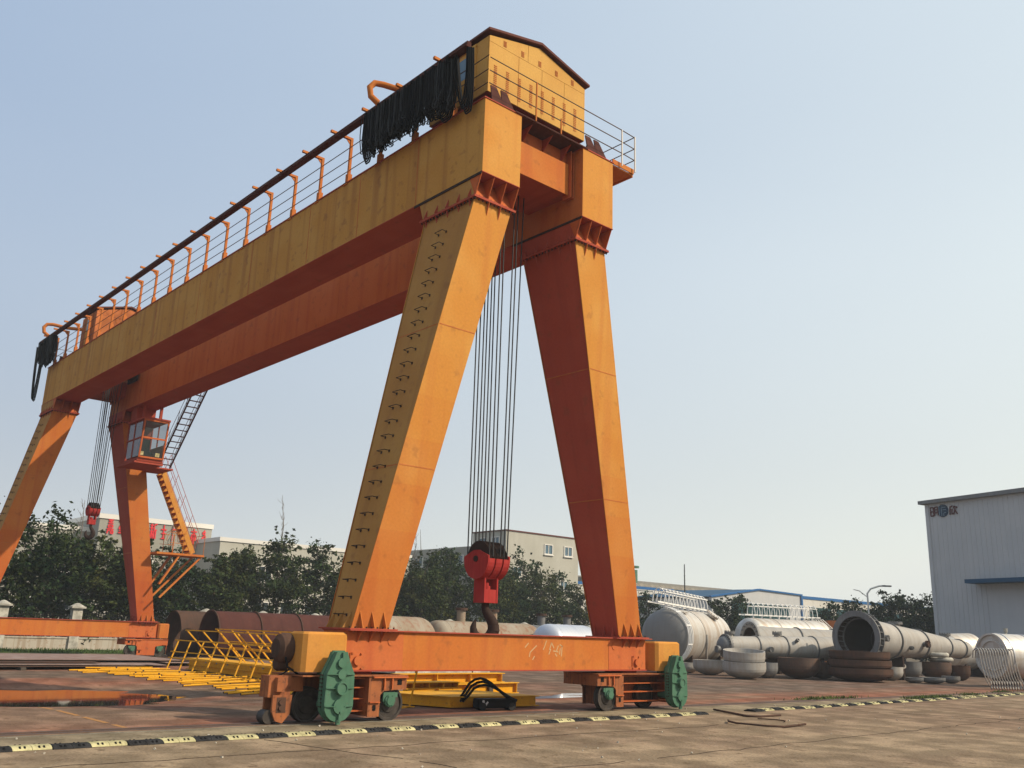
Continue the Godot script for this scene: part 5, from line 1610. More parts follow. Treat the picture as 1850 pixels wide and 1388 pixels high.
	rusty_tank("dark grey tank with two stubby pipes partly hidden by the white tank", Vector3(28.2, 1.1, -40.6), Vector3(33.6, 1.1, -40.6), 1.10, [0.22, 0.62], M.steel_dark)
	rusty_tank("smooth pale blue white tank left of the near right leg", Vector3(25.9, 1.12, -36.4), Vector3(29.0, 1.12, -36.8), 1.12, [], M.silver_blue)
	# white wrapped panels
	var wl := ["white panel bundle with dark straps behind the yellow beams, lower one", "white panel bundle with dark straps behind the yellow beams, upper one", "short white panel poking out at the right of the strapped bundles"]
	var wp := [[Vector3(12.2, 0.30, -28.4), Vector3(4.6, 0.22, 1.4), 0.05], [Vector3(11.9, 0.56, -28.6), Vector3(4.4, 0.2, 1.3), 0.09], [Vector3(14.6, 0.52, -29.4), Vector3(2.2, 0.16, 1.2), -0.25]]
	for k in 3:
		var w: Array = wp[k]
		var t := thing("panel_bundle", wl[k], "panels", w[0] - Vector3(0, w[1].y * 0.5, 0))
		b = MB.new()
		var tf := Transform3D(Basis(Vector3.UP, w[2]), w[0])
		b.obox(tf, w[1])
		one("panel", b, M.pale, t)
		b = MB.new()
		for x in [-0.3, 0.3]:
			b.obox(tf * Transform3D(Basis(), Vector3(x * w[1].x, 0, 0)), Vector3(0.06, w[1].y + 0.012, w[1].z + 0.012))
		one("strap", b, M.black, t)
	for k in 4:
		b = MB.new()
		b.obox(Transform3D(Basis(Vector3.UP, 0.05), Vector3(10.6 + k * 1.15, 0.092, -28.4)), Vector3(0.12, 0.18, 1.4))
		solo("timber_spacer", [[b, M.bark]], "%s dark timber spacer from the left under the white panel bundles" % ORD[k], "timber", "spacers under the white panels")
	# yellow beams in front
	var bx := thing("yellow_beam", "low flat yellow box beam, front one beside the black pump", "steel beam", Vector3(4.9, 0, -17.5))
	b = MB.new()
	b.hexa([Vector3(3.98, 0.05, -16.85), Vector3(6.36, 0.05, -16.55), Vector3(6.0, 0.05, -18.6), Vector3(3.3, 0.05, -18.7), Vector3(3.98, 0.24, -16.85), Vector3(6.36, 0.24, -16.55), Vector3(6.0, 0.24, -18.6), Vector3(3.3, 0.24, -18.7)])
	one("web_box", b, M.yard, bx)
	b = MB.new()
	for y in [0.038, 0.252]:
		b.hexa([Vector3(3.95, y - 0.011, -16.79), Vector3(6.42, y - 0.011, -16.48), Vector3(6.05, y - 0.011, -18.66), Vector3(3.22, y - 0.011, -18.76), Vector3(3.95, y + 0.011, -16.79), Vector3(6.42, y + 0.011, -16.48), Vector3(6.05, y + 0.011, -18.66), Vector3(3.22, y + 0.011, -18.76)])
	one("flange", b, M.yard, bx)
	ibeam("yellow steel I beam with bright web lying along the crane, middle one", Vector3(5.0, 0.15, -20.1), Vector3(9.5, 0.15, -20.75), 0.30, 0.28)
	ibeam("yellow steel I beam on top behind the others, rearmost", Vector3(3.6, 0.45, -20.3), Vector3(9.2, 0.42, -21.1), 0.26, 0.34)
	ibeam("short yellow steel beam in the middle with its bright end towards the wheel", Vector3(4.0, 0.36, -19.2), Vector3(6.0, 0.36, -19.3), 0.16, 0.5)
	for x in [4.6, 8.3]:
		b = MB.new()
		b.box(Vector3(x - 0.07, 0.0, -21.9), Vector3(x + 0.07, 0.28, -20.45))
		solo("timber_spacer", [[b, M.bark]], "%s dark timber spacer under the rear yellow beam" % ("left" if x < 6.0 else "right"), "timber", "spacers under the yellow beams")
	# thin yellow prop
	var pr := thing("yellow_prop", "thin yellow prop with flat foot leaning by the near left wheels", "prop", Vector3(3.25, 0, -17.45))
	b = MB.new()
	b.cyl(Vector3(3.28, 0.02, -17.45), Vector3(3.52, 1.0, -17.5), 0.022, 8)
	one("pole", b, M.yard, pr)
	b = MB.new()
	b.obox(Transform3D(Basis(Vector3.UP, 0.5), Vector3(3.08, 0.014, -17.35)), Vector3(0.62, 0.024, 0.06))
	b.obox(Transform3D(Basis(Vector3.UP, -0.9), Vector3(3.12, 0.03, -17.45)), Vector3(0.5, 0.024, 0.06))
	one("foot", b, M.yard, pr)
	# black pump with hoses
	var pu := thing("hose_pump", "low black pump box with looping hoses before the yellow beams", "pump", Vector3(4.75, 0, -16.2))
	var tf2 := Transform3D(Basis(Vector3.UP, -0.3), Vector3(4.75, 0.15, -16.2))
	b = MB.new()
	b.cbox(tf2, Vector3(0.95, 0.20, 0.34), 0.03)
	one("housing", b, M.black, pu)
	b = MB.new()
	for x in [-0.36, 0.36]: b.cyl(tf2 * Vector3(x, -0.06, -0.19), tf2 * Vector3(x, -0.06, 0.19), 0.085, 14)
	one("wheel", b, M.rubber, pu)
	b = MB.new()
	b.obox(tf2 * Transform3D(Basis(), Vector3(-0.32, 0.0, 0.175)) * Transform3D(Basis(Vector3.BACK, 0.7), Vector3.ZERO), Vector3(0.035, 0.14, 0.01))
	b.obox(tf2 * Transform3D(Basis(), Vector3(-0.28, -0.01, 0.181)) * Transform3D(Basis(Vector3.BACK, -0.7), Vector3.ZERO), Vector3(0.035, 0.13, 0.01))
	b.cyl(tf2 * Vector3(-0.35, 0.05, 0.172), tf2 * Vector3(-0.35, 0.05, 0.186), 0.028, 10)
	one("emblem", b, M.clad, pu)
	b = MB.new()
	for j in 3:
		var pts := []
		for i in 11:
			var u := i / 10.0
			pts.append(tf2 * Vector3(0.44 - u * 1.15 + j * 0.04, 0.0 + sin(pow(u, 1.35) * PI) * (0.46 - j * 0.07) + (0.06 if u < 0.9 else 0.0), 0.05 * j - u * 0.5))
		b.tube(pts, 0.03, 7)
	one("hose", b, M.black, pu)

func railing_frame(label: String, a: Vector3, e: Vector3, up: Vector3, n: int, way: int) -> void:
	var t := thing("railing_frame", label, "railing", a, "yellow railing frames")
	for k in n:
		var p := a.lerp(e, float(k) / (n - 1))
		var b := MB.new()
		b.beam(p, p + up, 0.042, 0.042, Vector3.BACK)
		one("post", b, M.yard, t)
	for f in [1.0, 0.62, 0.42]:
		var b := MB.new()
		b.beam(a + up * f + (e - a).normalized() * -0.2 + Vector3(0.03 * way, 0.01, 0), e + up * f + (e - a).normalized() * 0.3 + Vector3(0.03 * way, 0.01, 0), 0.035, 0.035)
		one("rail", b, M.yard, t)

func ibeam(label: String, a: Vector3, e: Vector3, h: float, w: float) -> void:
	var t := thing("yellow_beam", label, "steel beam", a - Vector3(0, h * 0.5, 0))
	var b := MB.new()
	b.beam(a, e, 0.02, h - 0.042)
	one("web", b, M.yard, t)
	for s in [-1, 1]:
		b = MB.new()
		var o := Vector3(0, s * (h * 0.5 - 0.01), 0)
		b.beam(a + o, e + o, w, 0.02)
		one("flange", b, M.yard, t)
	b = MB.new()
	for k in 5:
		var p := a.lerp(e, 0.02 + 0.24 * k)
		b.beam(p - Vector3(0, h * 0.5 - 0.022, 0), p + Vector3(0, h * 0.5 - 0.022, 0), w * 0.9, 0.02, (e - a).normalized())
	one("stiffener", b, M.yard, t)

func dome(b: MB, xf: Transform3D, r: float, h: float, seg := 36) -> void:
	var pr := []
	for i in 9:
		var a := PI * 0.5 * i / 8.0
		pr.append(Vector2(r * cos(a) if i < 8 else 0.0, h * sin(a)))
	b.lathe(xf, pr, seg, true)

func vessel(b: MB, A: Vector3, B: Vector3, r: float, h: float) -> void:
	b.lathe(MB.along(A, B - A), [Vector2(r, 0), Vector2(r, A.distance_to(B))], 44)
	dome(b, MB.along(A, A - B), r, h)
	dome(b, MB.along(B, B - A), r, h)

func nozzle(t: Node, p: Vector3, d: Vector3, r: float, l: float, m: Material, fm: Material) -> void:
	var b := MB.new()
	var f := MB.new()
	b.cyl(p - d.normalized() * 0.12, p + d.normalized() * l, r, 18)
	f.cyl(p + d.normalized() * l, p + d.normalized() * (l + 0.06), r * 1.5, 22)
	f.cyl(p + d.normalized() * (l + 0.065), p + d.normalized() * (l + 0.11), r * 1.5, 22)
	for k in 12:
		var x := MB.along(p + d.normalized() * (l - 0.03), d)
		var o := x.basis * Vector3(cos(TAU * k / 12), 0, sin(TAU * k / 12)) * r * 1.33
		f.cyl(x.origin + o, x.origin + o + d.normalized() * 0.19, 0.022, 6)
	put("nozzle", [[b, m], [f, fm]], t)

func saddle(t: Node, p: Vector3, d: Vector3, r: float) -> void:
	var b := MB.new()
	var s := d.cross(Vector3.UP).normalized()
	var q := Vector3(p.x, (p.y - r * 0.62) * 0.5, p.z)
	b.obox(Transform3D(Basis(s, Vector3.UP, d.normalized()), q), Vector3(r * 1.5, p.y - r * 0.62, 0.16))
	one("saddle", b, M.dark_frame, t)

func rusty_tank(label: String, A: Vector3, B: Vector3, r: float, stubs: Array, m: Material) -> void:
	var t := thing("storage_tank", label, "tank", Vector3((A.x + B.x) * 0.5, 0, (A.z + B.z) * 0.5))
	var b := MB.new()
	vessel(b, A, B, r, r * 0.5)
	one("shell", b, m, t)
	for f in [0.2, 0.8]: saddle(t, A.lerp(B, f), B - A, r)
	b = MB.new()
	for f in [0.05, 0.5, 0.95]:
		b.lathe(MB.along(A, B - A), [Vector2(r + 0.001, A.distance_to(B) * f), Vector2(r + 0.012, A.distance_to(B) * f + 0.02), Vector2(r + 0.001, A.distance_to(B) * f + 0.04)], 40)
	one("weld_band", b, m, t)
	for f in stubs:
		var p := A.lerp(B, f) + Vector3(0, r - 0.05, 0)
		b = MB.new()
		b.cyl(p, p + Vector3(0, 0.60, 0), 0.23, 18)
		var c := MB.new()
		c.cyl(p + Vector3(0, 0.60, 0), p + Vector3(0, 0.66, 0), 0.33, 20)
		c.cyl(p + Vector3(0, 0.67, 0), p + Vector3(0, 0.73, 0), 0.33, 20)
		put("stub_pipe", [[b, m], [c, M.rust]], t)

# ---------------------------------------------------------------- right half of the yard
func cage_ladder(t: Node, A: Vector3, B: Vector3, side: Vector3, up: Vector3, n: int) -> void:
	var b := MB.new()
	for s in [-0.28, 0.28]: b.beam(A + side * s, B + side * s, 0.06, 0.08)
	for s in [-0.36, 0.0, 0.36]:
		var o: Vector3 = side * s + up * (0.75 - absf(s) * 0.5)
		b.beam(A.lerp(B, 0.12) + o, A.lerp(B, 0.95) + o, 0.05, 0.05)
	one("ladder_rails", b, M.white, t)
	for k in n:
		var p := A.lerp(B, 0.12 + 0.83 * k / (n - 1))
		var pts := []
		for i in 11:
			var a := PI * i / 10.0
			pts.append(p + side * cos(a) * 0.38 + up * (0.05 + sin(a) * 0.72))
		b = MB.new()
		b.tube(pts, 0.028, 6)
		one("hoop", b, M.white, t)
	b = MB.new()
	for k in 22:
		var p := A.lerp(B, (k + 0.5) / 22.0)
		b.beam(p - side * 0.27, p + side * 0.27, 0.03, 0.03)
	one("rungs", b, M.white, t)

func dish(label: String, c: Vector3, r: float, h: float, m: Material, tilt := 0.0, rings := 1, y0 := 0.0) -> void:
	var t := thing("tank_head", label, "tank head", Vector3(c.x, y0, c.z))
	for k in rings:
		var b := MB.new()
		var pr := []
		var f := 1.0 - 0.03 * k
		for i in 8:
			var a := PI * 0.5 * (7 - i) / 7.0
			pr.append(Vector2(r * f * (cos(a) if i > 0 else 0.0), h * 0.62 * (1.0 - sin(a))))
		pr.append(Vector2(r * f, h))
		pr.append(Vector2(r * f - 0.05, h))
		pr.append(Vector2(r * f * 0.8, h * 0.35))
		pr.append(Vector2(0, h * 0.2))
		b.lathe(Transform3D(Basis(Vector3(0.66, 0, -0.75).cross(Vector3.UP).normalized(), tilt * (1 + k)), Vector3(c.x, y0 + h * 0.62 * k, c.z)), pr, 40, false)
		one("bowl", b, m, t)

func rings_on(t: Node, A: Vector3, B: Vector3, r0: float, r1: float, at: Array, lip: float, m: Material) -> void:
	for f in at:
		var b := MB.new()
		var r := lerpf(r0, r1, f)
		var y := A.distance_to(B) * float(f)
		b.lathe(MB.along(A, B - A), [Vector2(r - 0.02, y), Vector2(r + lip, y), Vector2(r + lip, y + 0.05), Vector2(r - 0.02, y + 0.05)], 40)
		one("ring", b, m, t)

func yard_right() -> void:
	# A: the big silver vessel with cage ladder
	var A := Vector3(30.1, 1.80, -31.7)
	var B := Vector3(36.0, 1.80, -33.4)
	var ax := (B - A).normalized()
	var sd := ax.cross(Vector3.UP).normalized()
	var t := thing("silver_vessel", "big stained silver vessel with white caged ladder on top, beside the near right leg", "pressure vessel", Vector3(33, 0, -32.4))
	var b := MB.new()
	b.lathe(MB.along(A, B - A), [Vector2(1.42, 0), Vector2(1.42, A.distance_to(B))], 44)
	dome(b, MB.along(B, B - A), 1.42, 0.62)
	one("shell", b, M.silver, t)
	b = MB.new()
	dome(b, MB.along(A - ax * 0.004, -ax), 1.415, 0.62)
	one("end_dome", b, M.silver_shaded, t)  # shade on this dome comes from its darker colour
	rings_on(t, A, B, 1.42, 1.42, [0.33], 0.02, M.steel_grey)
	for f in [0.15, 0.85]: saddle(t, A.lerp(B, f), ax, 1.42)
	cage_ladder(t, A + Vector3(0, 1.72, 0) - ax * 1.8, B + Vector3(0, 1.52, 0) - ax * 0.6, sd, Vector3.UP, 13)
	b = MB.new()
	for k in 8: b.beam(A.lerp(B, k / 8.0) + Vector3(0, 1.38, 0), A.lerp(B, k / 8.0) + Vector3(0, 1.70, 0), 0.14, 0.05, ax)
	one("bracket", b, M.white, t)
	# round cage across the left dome
	for k in 4:
		var pts := []
		for i in 15:
			var a := lerpf(-1.35, 1.45, i / 14.0)
			pts.append(A - ax * (0.62 - k * 0.20) + Vector3(0, sin(a) * 1.50, 0) - sd * cos(a) * 1.50 * -1.0)
		b = MB.new(); b.tube(pts, 0.028, 6)
		one("cage_hoop", b, M.white, t)
	b = MB.new()
	for a in [-0.9, -0.25, 0.4, 1.0]:
		var o := Vector3(0, sin(a) * 1.5, 0) + sd * cos(a) * 1.5
		b.beam(A - ax * 0.62 + o, A - ax * 0.02 + o, 0.05, 0.03, o)
	one("cage_bars", b, M.white, t)
	nozzle(t, A.lerp(B, 0.72) + (Vector3.UP + sd * 0.75).normalized() * 1.40, Vector3.UP + sd * 0.75, 0.26, 0.12, M.silver, M.silver)
	b = MB.new()
	b.obox(Transform3D(Basis(ax, Vector3.UP, ax.cross(Vector3.UP)), A + Vector3(0, 1.25, 0) + sd * 0.75 + ax * 0.5), Vector3(0.7, 0.06, 0.35))
	one("lug", b, M.silver, t)
	b = MB.new()
	var o1 := A.lerp(B, 0.34) + sd * 1.42
	b.tube([o1 + Vector3(0, 0.15, 0.02), o1 + Vector3(0, -0.3, 0) + sd * 0.04, o1 + Vector3(0, -0.9, 0) - sd * 0.06 + ax * 0.1, o1 + Vector3(0, -1.25, 0) - sd * 0.2 + ax * 0.5], 0.07, 8)
	one("drain_pipe", b, M.steel_grey, t)
	# B: second silver vessel
	A = Vector3(43.3, 1.80, -35.5)
	B = Vector3(49.0, 1.80, -34.0)
	ax = (B - A).normalized()
	sd = ax.cross(Vector3.UP).normalized()
	t = thing("silver_vessel", "second silver vessel with white caged ladder, left of the orange container", "pressure vessel", Vector3(46, 0, -34.8))
	b = MB.new()
	vessel(b, A, B, 1.36, 0.6)
	one("shell", b, M.silver, t)
	rings_on(t, A, B, 1.36, 1.36, [0.3, 0.72], 0.015, M.steel_grey)
	for f in [0.15, 0.85]: saddle(t, A.lerp(B, f), ax, 1.36)
	cage_ladder(t, A + Vector3(0, 1.55, 0) - ax * 0.6, B + Vector3(0, 1.55, 0) + ax * 0.1, sd, Vector3.UP, 14)
	b = MB.new()
	for k in 8: b.beam(A.lerp(B, k / 8.0 + 0.06) + Vector3(0, 1.32, 0), A.lerp(B, k / 8.0 + 0.06) + Vector3(0, 1.55, 0), 0.12, 0.05, ax)
	one("bracket", b, M.white, t)
	b = MB.new()
	b.obox(Transform3D(Basis(ax, Vector3.UP, ax.cross(Vector3.UP)), A + Vector3(0, 0.75, 0) + sd * 1.05 - ax * 0.1), Vector3(0.9, 0.22, 0.3))
	one("lug", b, M.white, t)
	b = MB.new()
	for k in 5: b.beam(B + Vector3(0, 1.45, 0) + ax * 0.1 + sd * (k * 0.22 - 0.4), B + Vector3(0, 0.55, 0) + ax * 1.5 + sd * (k * 0.22 - 0.4), 0.04, 0.04)
	for k in 4: b.beam(B + Vector3(0, 1.45 - k * 0.28, 0) + ax * (0.1 + k * 0.44) - sd * 0.45, B + Vector3(0, 1.45 - k * 0.28, 0) + ax * (0.1 + k * 0.44) + sd * 0.5, 0.04, 0.04)
	one("ladder_end", b, M.white, t)
	# C2: grey column behind C with open flange
	A = Vector3(35.4, 1.72, -29.9)
	B = Vector3(41.2, 1.66, -27.2)
	ax = (B - A).normalized()
	t = thing("grey_column", "thick grey steel column lying behind the domed one, dark open left end", "process column", Vector3(36.5, 0, -27.5))
	b = MB.new()
	b.lathe(MB.along(A, ax), [Vector2(0.70, 0.0), Vector2(0.78, 0.0), Vector2(0.78, A.distance_to(B)), Vector2(0, A.distance_to(B))], 40)
	one("shell", b, M.steel_grey, t)
	b = MB.new()
	b.lathe(MB.along(A, ax), [Vector2(0.69, -0.2), Vector2(0.69, 2.5), Vector2(0, 2.5)], 36)
	one("shaded_inside", b, M.rail_steel, t)  # dark sleeve colour paints the shade inside the open end
	b = MB.new()
	b.lathe(MB.along(A - ax * 0.25, ax), [Vector2(0.70, 0), Vector2(1.02, 0), Vector2(1.02, 0.09), Vector2(0.70, 0.09), Vector2(0.70, 0)], 40)
	for k in 20: b.cyl(A - ax * 0.32 + MB.along(A, ax).basis * Vector3(cos(TAU * k / 20) * 0.9, 0, sin(TAU * k / 20) * 0.9), A - ax * 0.08 + MB.along(A, ax).basis * Vector3(cos(TAU * k / 20) * 0.9, 0, sin(TAU * k / 20) * 0.9), 0.035, 6)
	one("flange", b, M.steel_dark, t)
	rings_on(t, A, B, 0.78, 0.78, [0.42, 0.8], 0.06, M.steel_dark)
	for f in [0.2, 0.8]: saddle(t, A.lerp(B, f), ax, 0.78)
	# C: domed flanged column in front
	A = Vector3(29.5, 1.43, -27.5)
	B = Vector3(36.3, 1.42, -25.3)
	ax = (B - A).normalized()
	sd = ax.cross(Vector3.UP).normalized()
	t = thing("grey_column", "grey steel column with bolted round dome at its left end and ringed body", "process column", Vector3(30, 0, -24.2))
	b = MB.new()
	b.lathe(MB.along(A, ax), [Vector2(0.46, 0), Vector2(0.62, A.distance_to(B)), Vector2(0, A.distance_to(B))], 40)
	one("shell", b, M.steel_grey, t)
	b = MB.new()
	dome(b, MB.along(A - ax * 0.10, -ax), 0.46, 0.36)
	one("dome", b, M.steel_dark, t)
	b = MB.new()
	b.lathe(MB.along(A - ax * 0.1, ax), [Vector2(0.44, 0), Vector2(0.57, 0), Vector2(0.57, 0.055), Vector2(0.44, 0.055)], 40)
	b.lathe(MB.along(A - ax * 0.035, ax), [Vector2(0.44, 0), Vector2(0.57, 0), Vector2(0.57, 0.055), Vector2(0.44, 0.055)], 40)
	for k in 24:
		var q := MB.along(A, ax).basis * Vector3(cos(TAU * k / 24) * 0.52, 0, sin(TAU * k / 24) * 0.52)
		b.cyl(A - ax * 0.15 + q, A + ax * 0.08 + q, 0.022, 6)
	one("flange", b, M.steel_dark, t)
	rings_on(t, A, B, 0.46, 0.62, [0.24, 0.48, 0.74], 0.05, M.steel_dark)
	nozzle(t, A + ax * 0.22 + Vector3(0, 0.42, 0), Vector3.UP, 0.17, 0.16, M.steel_grey, M.steel_dark)
	nozzle(t, A.lerp(B, 0.44) + Vector3(0, 0.47, 0), Vector3.UP, 0.16, 0.16, M.steel_grey, M.steel_dark)
	nozzle(t, A.lerp(B, 0.30) + sd * 0.44 - Vector3(0, 0.08, 0), sd + Vector3(0, -0.1, 0), 0.09, 0.22, M.steel_grey, M.steel_dark)
	nozzle(t, A - ax * 0.38 - Vector3(0, 0.16, 0) + sd * 0.1, -ax, 0.11, 0.14, M.steel_dark, M.steel_dark)
	nozzle(t, A.lerp(B, 0.55) + sd * 0.42 + Vector3(0, 0.28, 0), sd + Vector3(0, 0.6, 0), 0.05, 0.12, M.steel_grey, M.steel_dark)
	for f in [0.15, 0.8]: saddle(t, A.lerp(B, f), ax, 0.47)
	# D: the large open flanged pipe
	A = Vector3(34.37, 2.05, -23.27)
	B = Vector3(46.5, 1.60, -23.2)
	ax = (B - A).normalized()
	sd = Vector3.BACK
	t = thing("open_column", "large grey column with wide bolted open flange facing left", "process column", Vector3(40, 0, -23.2))
	b = MB.new()
	var L := A.distance_to(B)
	b.lathe(MB.along(A, ax), [Vector2(0.98, 0), Vector2(0.96, 0.5), Vector2(0.83, 3.0), Vector2(0, 3.0)], 48)
	one("shaded_inside", b, M.dark_frame, t)  # near-black sleeve and back disc stand for the shaded interior
	b = MB.new()
	b.lathe(MB.along(A, ax), [Vector2(1.02, 0.02), Vector2(0.99, 0.5), Vector2(0.86, 3.0), Vector2(0.70, 7.0), Vector2(0.52, 10.2), Vector2(0.47, L), Vector2(0, L)], 48)
	one("shell", b, M.steel_grey, t)
	b = MB.new()
	b.lathe(MB.along(A - ax * 0.05, ax), [Vector2(0.99, 0), Vector2(1.27, 0), Vector2(1.27, 0.07), Vector2(0.99, 0.07), Vector2(0.99, 0)], 56)
	b.lathe(MB.along(A + ax * 0.42, ax), [Vector2(0.9, 0), Vector2(1.25, 0), Vector2(1.25, 0.05), Vector2(0.9, 0.05)], 56)
	var fx := MB.along(A, ax)
	for k in 24:
		var d := fx.basis * Vector3(cos(TAU * k / 24), 0, sin(TAU * k / 24))
		b.poly([A + ax * 0.03 + d * 0.95, A + ax * 0.03 + d * 1.24, A + ax * 0.42 + d * 1.22, A + ax * 0.42 + d * 0.92], 0.03)
	for k in 12:
		var d := fx.basis * Vector3(cos(TAU * k / 12 + 0.13), 0, sin(TAU * k / 12 + 0.13))
		b.cyl(A - ax * 0.09 + d * 1.2, A + ax * 0.06 + d * 1.2, 0.04, 6)
		b.beam(A + ax * 0.2 + d * 1.2, A + ax * 0.2 + d * 1.36, 0.05, 0.05, ax)
	one("flange", b, M.steel_dark, t)
	for q in [[3.0, 0.86], [6.2, 0.73], [9.3, 0.56], [11.3, 0.49]]:
		b = MB.new()
		b.lathe(MB.along(A + ax * q[0], ax), [Vector2(q[1] - 0.05, 0), Vector2(q[1] + 0.07, 0), Vector2(q[1] + 0.07, 0.06), Vector2(q[1] - 0.05, 0.06)], 48)
		one("ring", b, M.steel_dark, t)
	nozzle(t, A + ax * 4.1 + Vector3(0, 0.74, 0), Vector3.UP, 0.24, 0.14, M.steel_grey, M.steel_dark)
	nozzle(t, A + ax * 9.8 + Vector3(0, 0.5, 0), Vector3.UP, 0.2, 0.14, M.steel_grey, M.steel_dark)
	nozzle(t, A + ax * 0.95 + Vector3(0, 0.02, 0.84), Vector3.BACK, 0.10, 0.2, M.steel_grey, M.steel_dark)
	nozzle(t, A + ax * 5.5 + Vector3(0, -0.05, 0.68), Vector3.BACK + Vector3(0, 0.1, 0), 0.12, 0.25, M.steel_dark, M.rust)
	nozzle(t, A + ax * 3.9 + Vector3(0, -0.3, 0.66), Vector3.BACK, 0.06, 0.16, M.steel_grey, M.steel_dark)
	for q in [3.8, 9.0]: saddle(t, A + ax * q, ax, 0.6)
	b = MB.new()
	b.box(Vector3(34.6, 0, -24.2), Vector3(35.0, 0.86, -22.4))
	one("cradle", b, M.dark_frame, t)
	# E: silver vessel behind D
	t = thing("silver_vessel", "low silver vessel with sloped end below the clad hall", "pressure vessel", Vector3(50.5, 0, -25))
	b = MB.new()
	A = Vector3(49.2, 1.45, -25.4)
	B = Vector3(52.4, 1.55, -24.6)
	ax = (B - A).normalized()
	b.lathe(MB.along(A - ax * 1.2, ax), [Vector2(0, 0), Vector2(0.5, 0), Vector2(1.05, 1.2), Vector2(1.08, A.distance_to(B)), Vector2(0.6, A.distance_to(B) + 1.0), Vector2(0, A.distance_to(B) + 1.0)], 40)
	one("shell", b, M.silver, t)
	for f in [0.2, 0.8]: saddle(t, A.lerp(B, f), ax, 1.05)
	# F: drum at the right edge
	A = Vector3(36.35, 1.40, -17.7)
	B = Vector3(39.2, 1.36, -16.4)
	ax = (B - A).normalized()
	t = thing("steel_drum", "silver grey drum with ringed face behind the pipe coil at the right edge", "pressure vessel", Vector3(37.8, 0, -17))
	b = MB.new()
	b.lathe(MB.along(A, ax), [Vector2(0, 0.06), Vector2(0.62, 0.06), Vector2(0.64, 0.0), Vector2(0.70, 0.0), Vector2(0.72, 0.06), Vector2(0.90, 0.06), Vector2(0.92, -0.03), Vector2(1.0, -0.03), Vector2(1.0, A.distance_to(B)), Vector2(0, A.distance_to(B))], 48)
	one("shell", b, M.silver, t)
	rings_on(t, A, B, 1.0, 1.0, [0.10, 0.5], 0.03, M.silver_blue)
	nozzle(t, A.lerp(B, 0.3) + Vector3(0, 0.98, 0), Vector3.UP, 0.05, 0.12, M.pale, M.pale)
	for f in [0.2, 0.8]: saddle(t, A.lerp(B, f), ax, 1.0)
	# G: blue grey box right of the coil
	b = MB.new()
	b.cbox(Transform3D(Basis(Vector3.UP, -0.5), Vector3(35.55, 0.36, -15.35)), Vector3(0.7, 0.72, 1.0), 0.08)
	solo("steel_box", [[b, M.silver_blue]], "pale blue grey steel box at the far right edge beside the coil", "steel box")
	# pipe coil
	t = thing("pipe_coil", "shiny coil of thin bent pipe standing on the ground at the right edge", "pipe coil", Vector3(33.6, 0, -16.3))
	var c0 := Vector3(33.0, 0.88, -16.9)
	var ca := Vector3(0.80, 0, 0.60).normalized()
	var cs := Vector3(0.60, 0, -0.80).normalized()
	for k in 14:
		b = MB.new()
		var o := c0 + ca * k * 0.122 - Vector3(0, 0.88, 0)
		var pts := []
		for q in [[0.0, 1.30, 0.52], [0.0, 1.58, 0.44], [0.0, 1.69, 0.26], [0.0, 1.70, 0.10], [0.0, 1.62, 0.01], [0.01, 1.40, -0.03], [0.03, 1.10, -0.04], [0.08, 0.80, -0.04], [0.17, 0.50, -0.02], [0.30, 0.25, 0.02], [0.44, 0.08, 0.10], [0.58, 0.03, 0.26], [0.70, 0.10, 0.44], [0.76, 0.34, 0.55]]:
			pts.append(o + ca * q[0] + Vector3(0, q[1], 0) + cs * q[2])
		b.tube(pts, 0.025, 7)
		one("turn", b, M.steel_grey, t)
	# tank heads and rings on the ground
	dish("small grey tank head half hidden behind the near right gearbox", Vector3(30.1, 0, -30.4), 0.62, 0.52, M.steel_grey)
	dish("wide grey tank head right of the crane gearbox below the silver vessel", Vector3(29.6, 0, -28.6), 0.82, 0.72, M.steel_grey)
	dish("two stacked grey tank heads, the upper one tilted, below the domed column", Vector3(27.9, 0, -25.4), 0.98, 0.78, M.steel_grey, 0.05, 2)
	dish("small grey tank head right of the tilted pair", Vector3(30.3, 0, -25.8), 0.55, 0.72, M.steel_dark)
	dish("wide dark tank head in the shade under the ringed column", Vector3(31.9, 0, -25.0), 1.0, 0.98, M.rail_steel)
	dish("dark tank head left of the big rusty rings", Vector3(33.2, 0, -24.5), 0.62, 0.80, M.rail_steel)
	dish("stack of three big rust brown rings in front of the open flange", Vector3(33.3, 0, -22.6), 1.48, 0.62, M.rust, 0.004, 3)
	dish("low grey tank head right of the big rusty rings", Vector3(36.9, 0, -22.9), 0.60, 0.66, M.steel_grey)
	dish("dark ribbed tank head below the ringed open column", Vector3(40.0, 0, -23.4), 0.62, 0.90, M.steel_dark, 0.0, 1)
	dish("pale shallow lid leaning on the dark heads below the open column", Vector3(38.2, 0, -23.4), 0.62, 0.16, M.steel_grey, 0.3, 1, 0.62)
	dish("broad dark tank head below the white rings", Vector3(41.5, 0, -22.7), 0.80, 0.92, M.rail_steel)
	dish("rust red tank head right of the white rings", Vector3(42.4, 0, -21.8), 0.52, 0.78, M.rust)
	dish("flat dark disc head lying in front, left of three", Vector3(35.4, 0, -21.0), 0.42, 0.26, M.steel_dark)
	dish("flat dark disc head lying in front, middle of three", Vector3(36.3, 0, -20.5), 0.55, 0.28, M.steel_dark)
	dish("flat dark disc head lying in front, right of three", Vector3(37.8, 0, -20.3), 0.42, 0.34, M.steel_dark)
	for k in 2:
		b = MB.new()
		var pts := []
		for i in 33: pts.append(Vector3(41.6 + k * 0.25 + cos(TAU * i / 32) * 0.48, 1.06 + (0.24 if k == 0 else 0.0), -22.6 + k * 0.1 + sin(TAU * i / 32) * 0.48))
		b.tube(pts, 0.12, 10)
		solo("steel_ring", [[b, M.pale]], ["upper pale ring stacked on the dark tank head below the open column", "lower pale ring stacked on the dark tank head below the open column"][k], "steel ring")

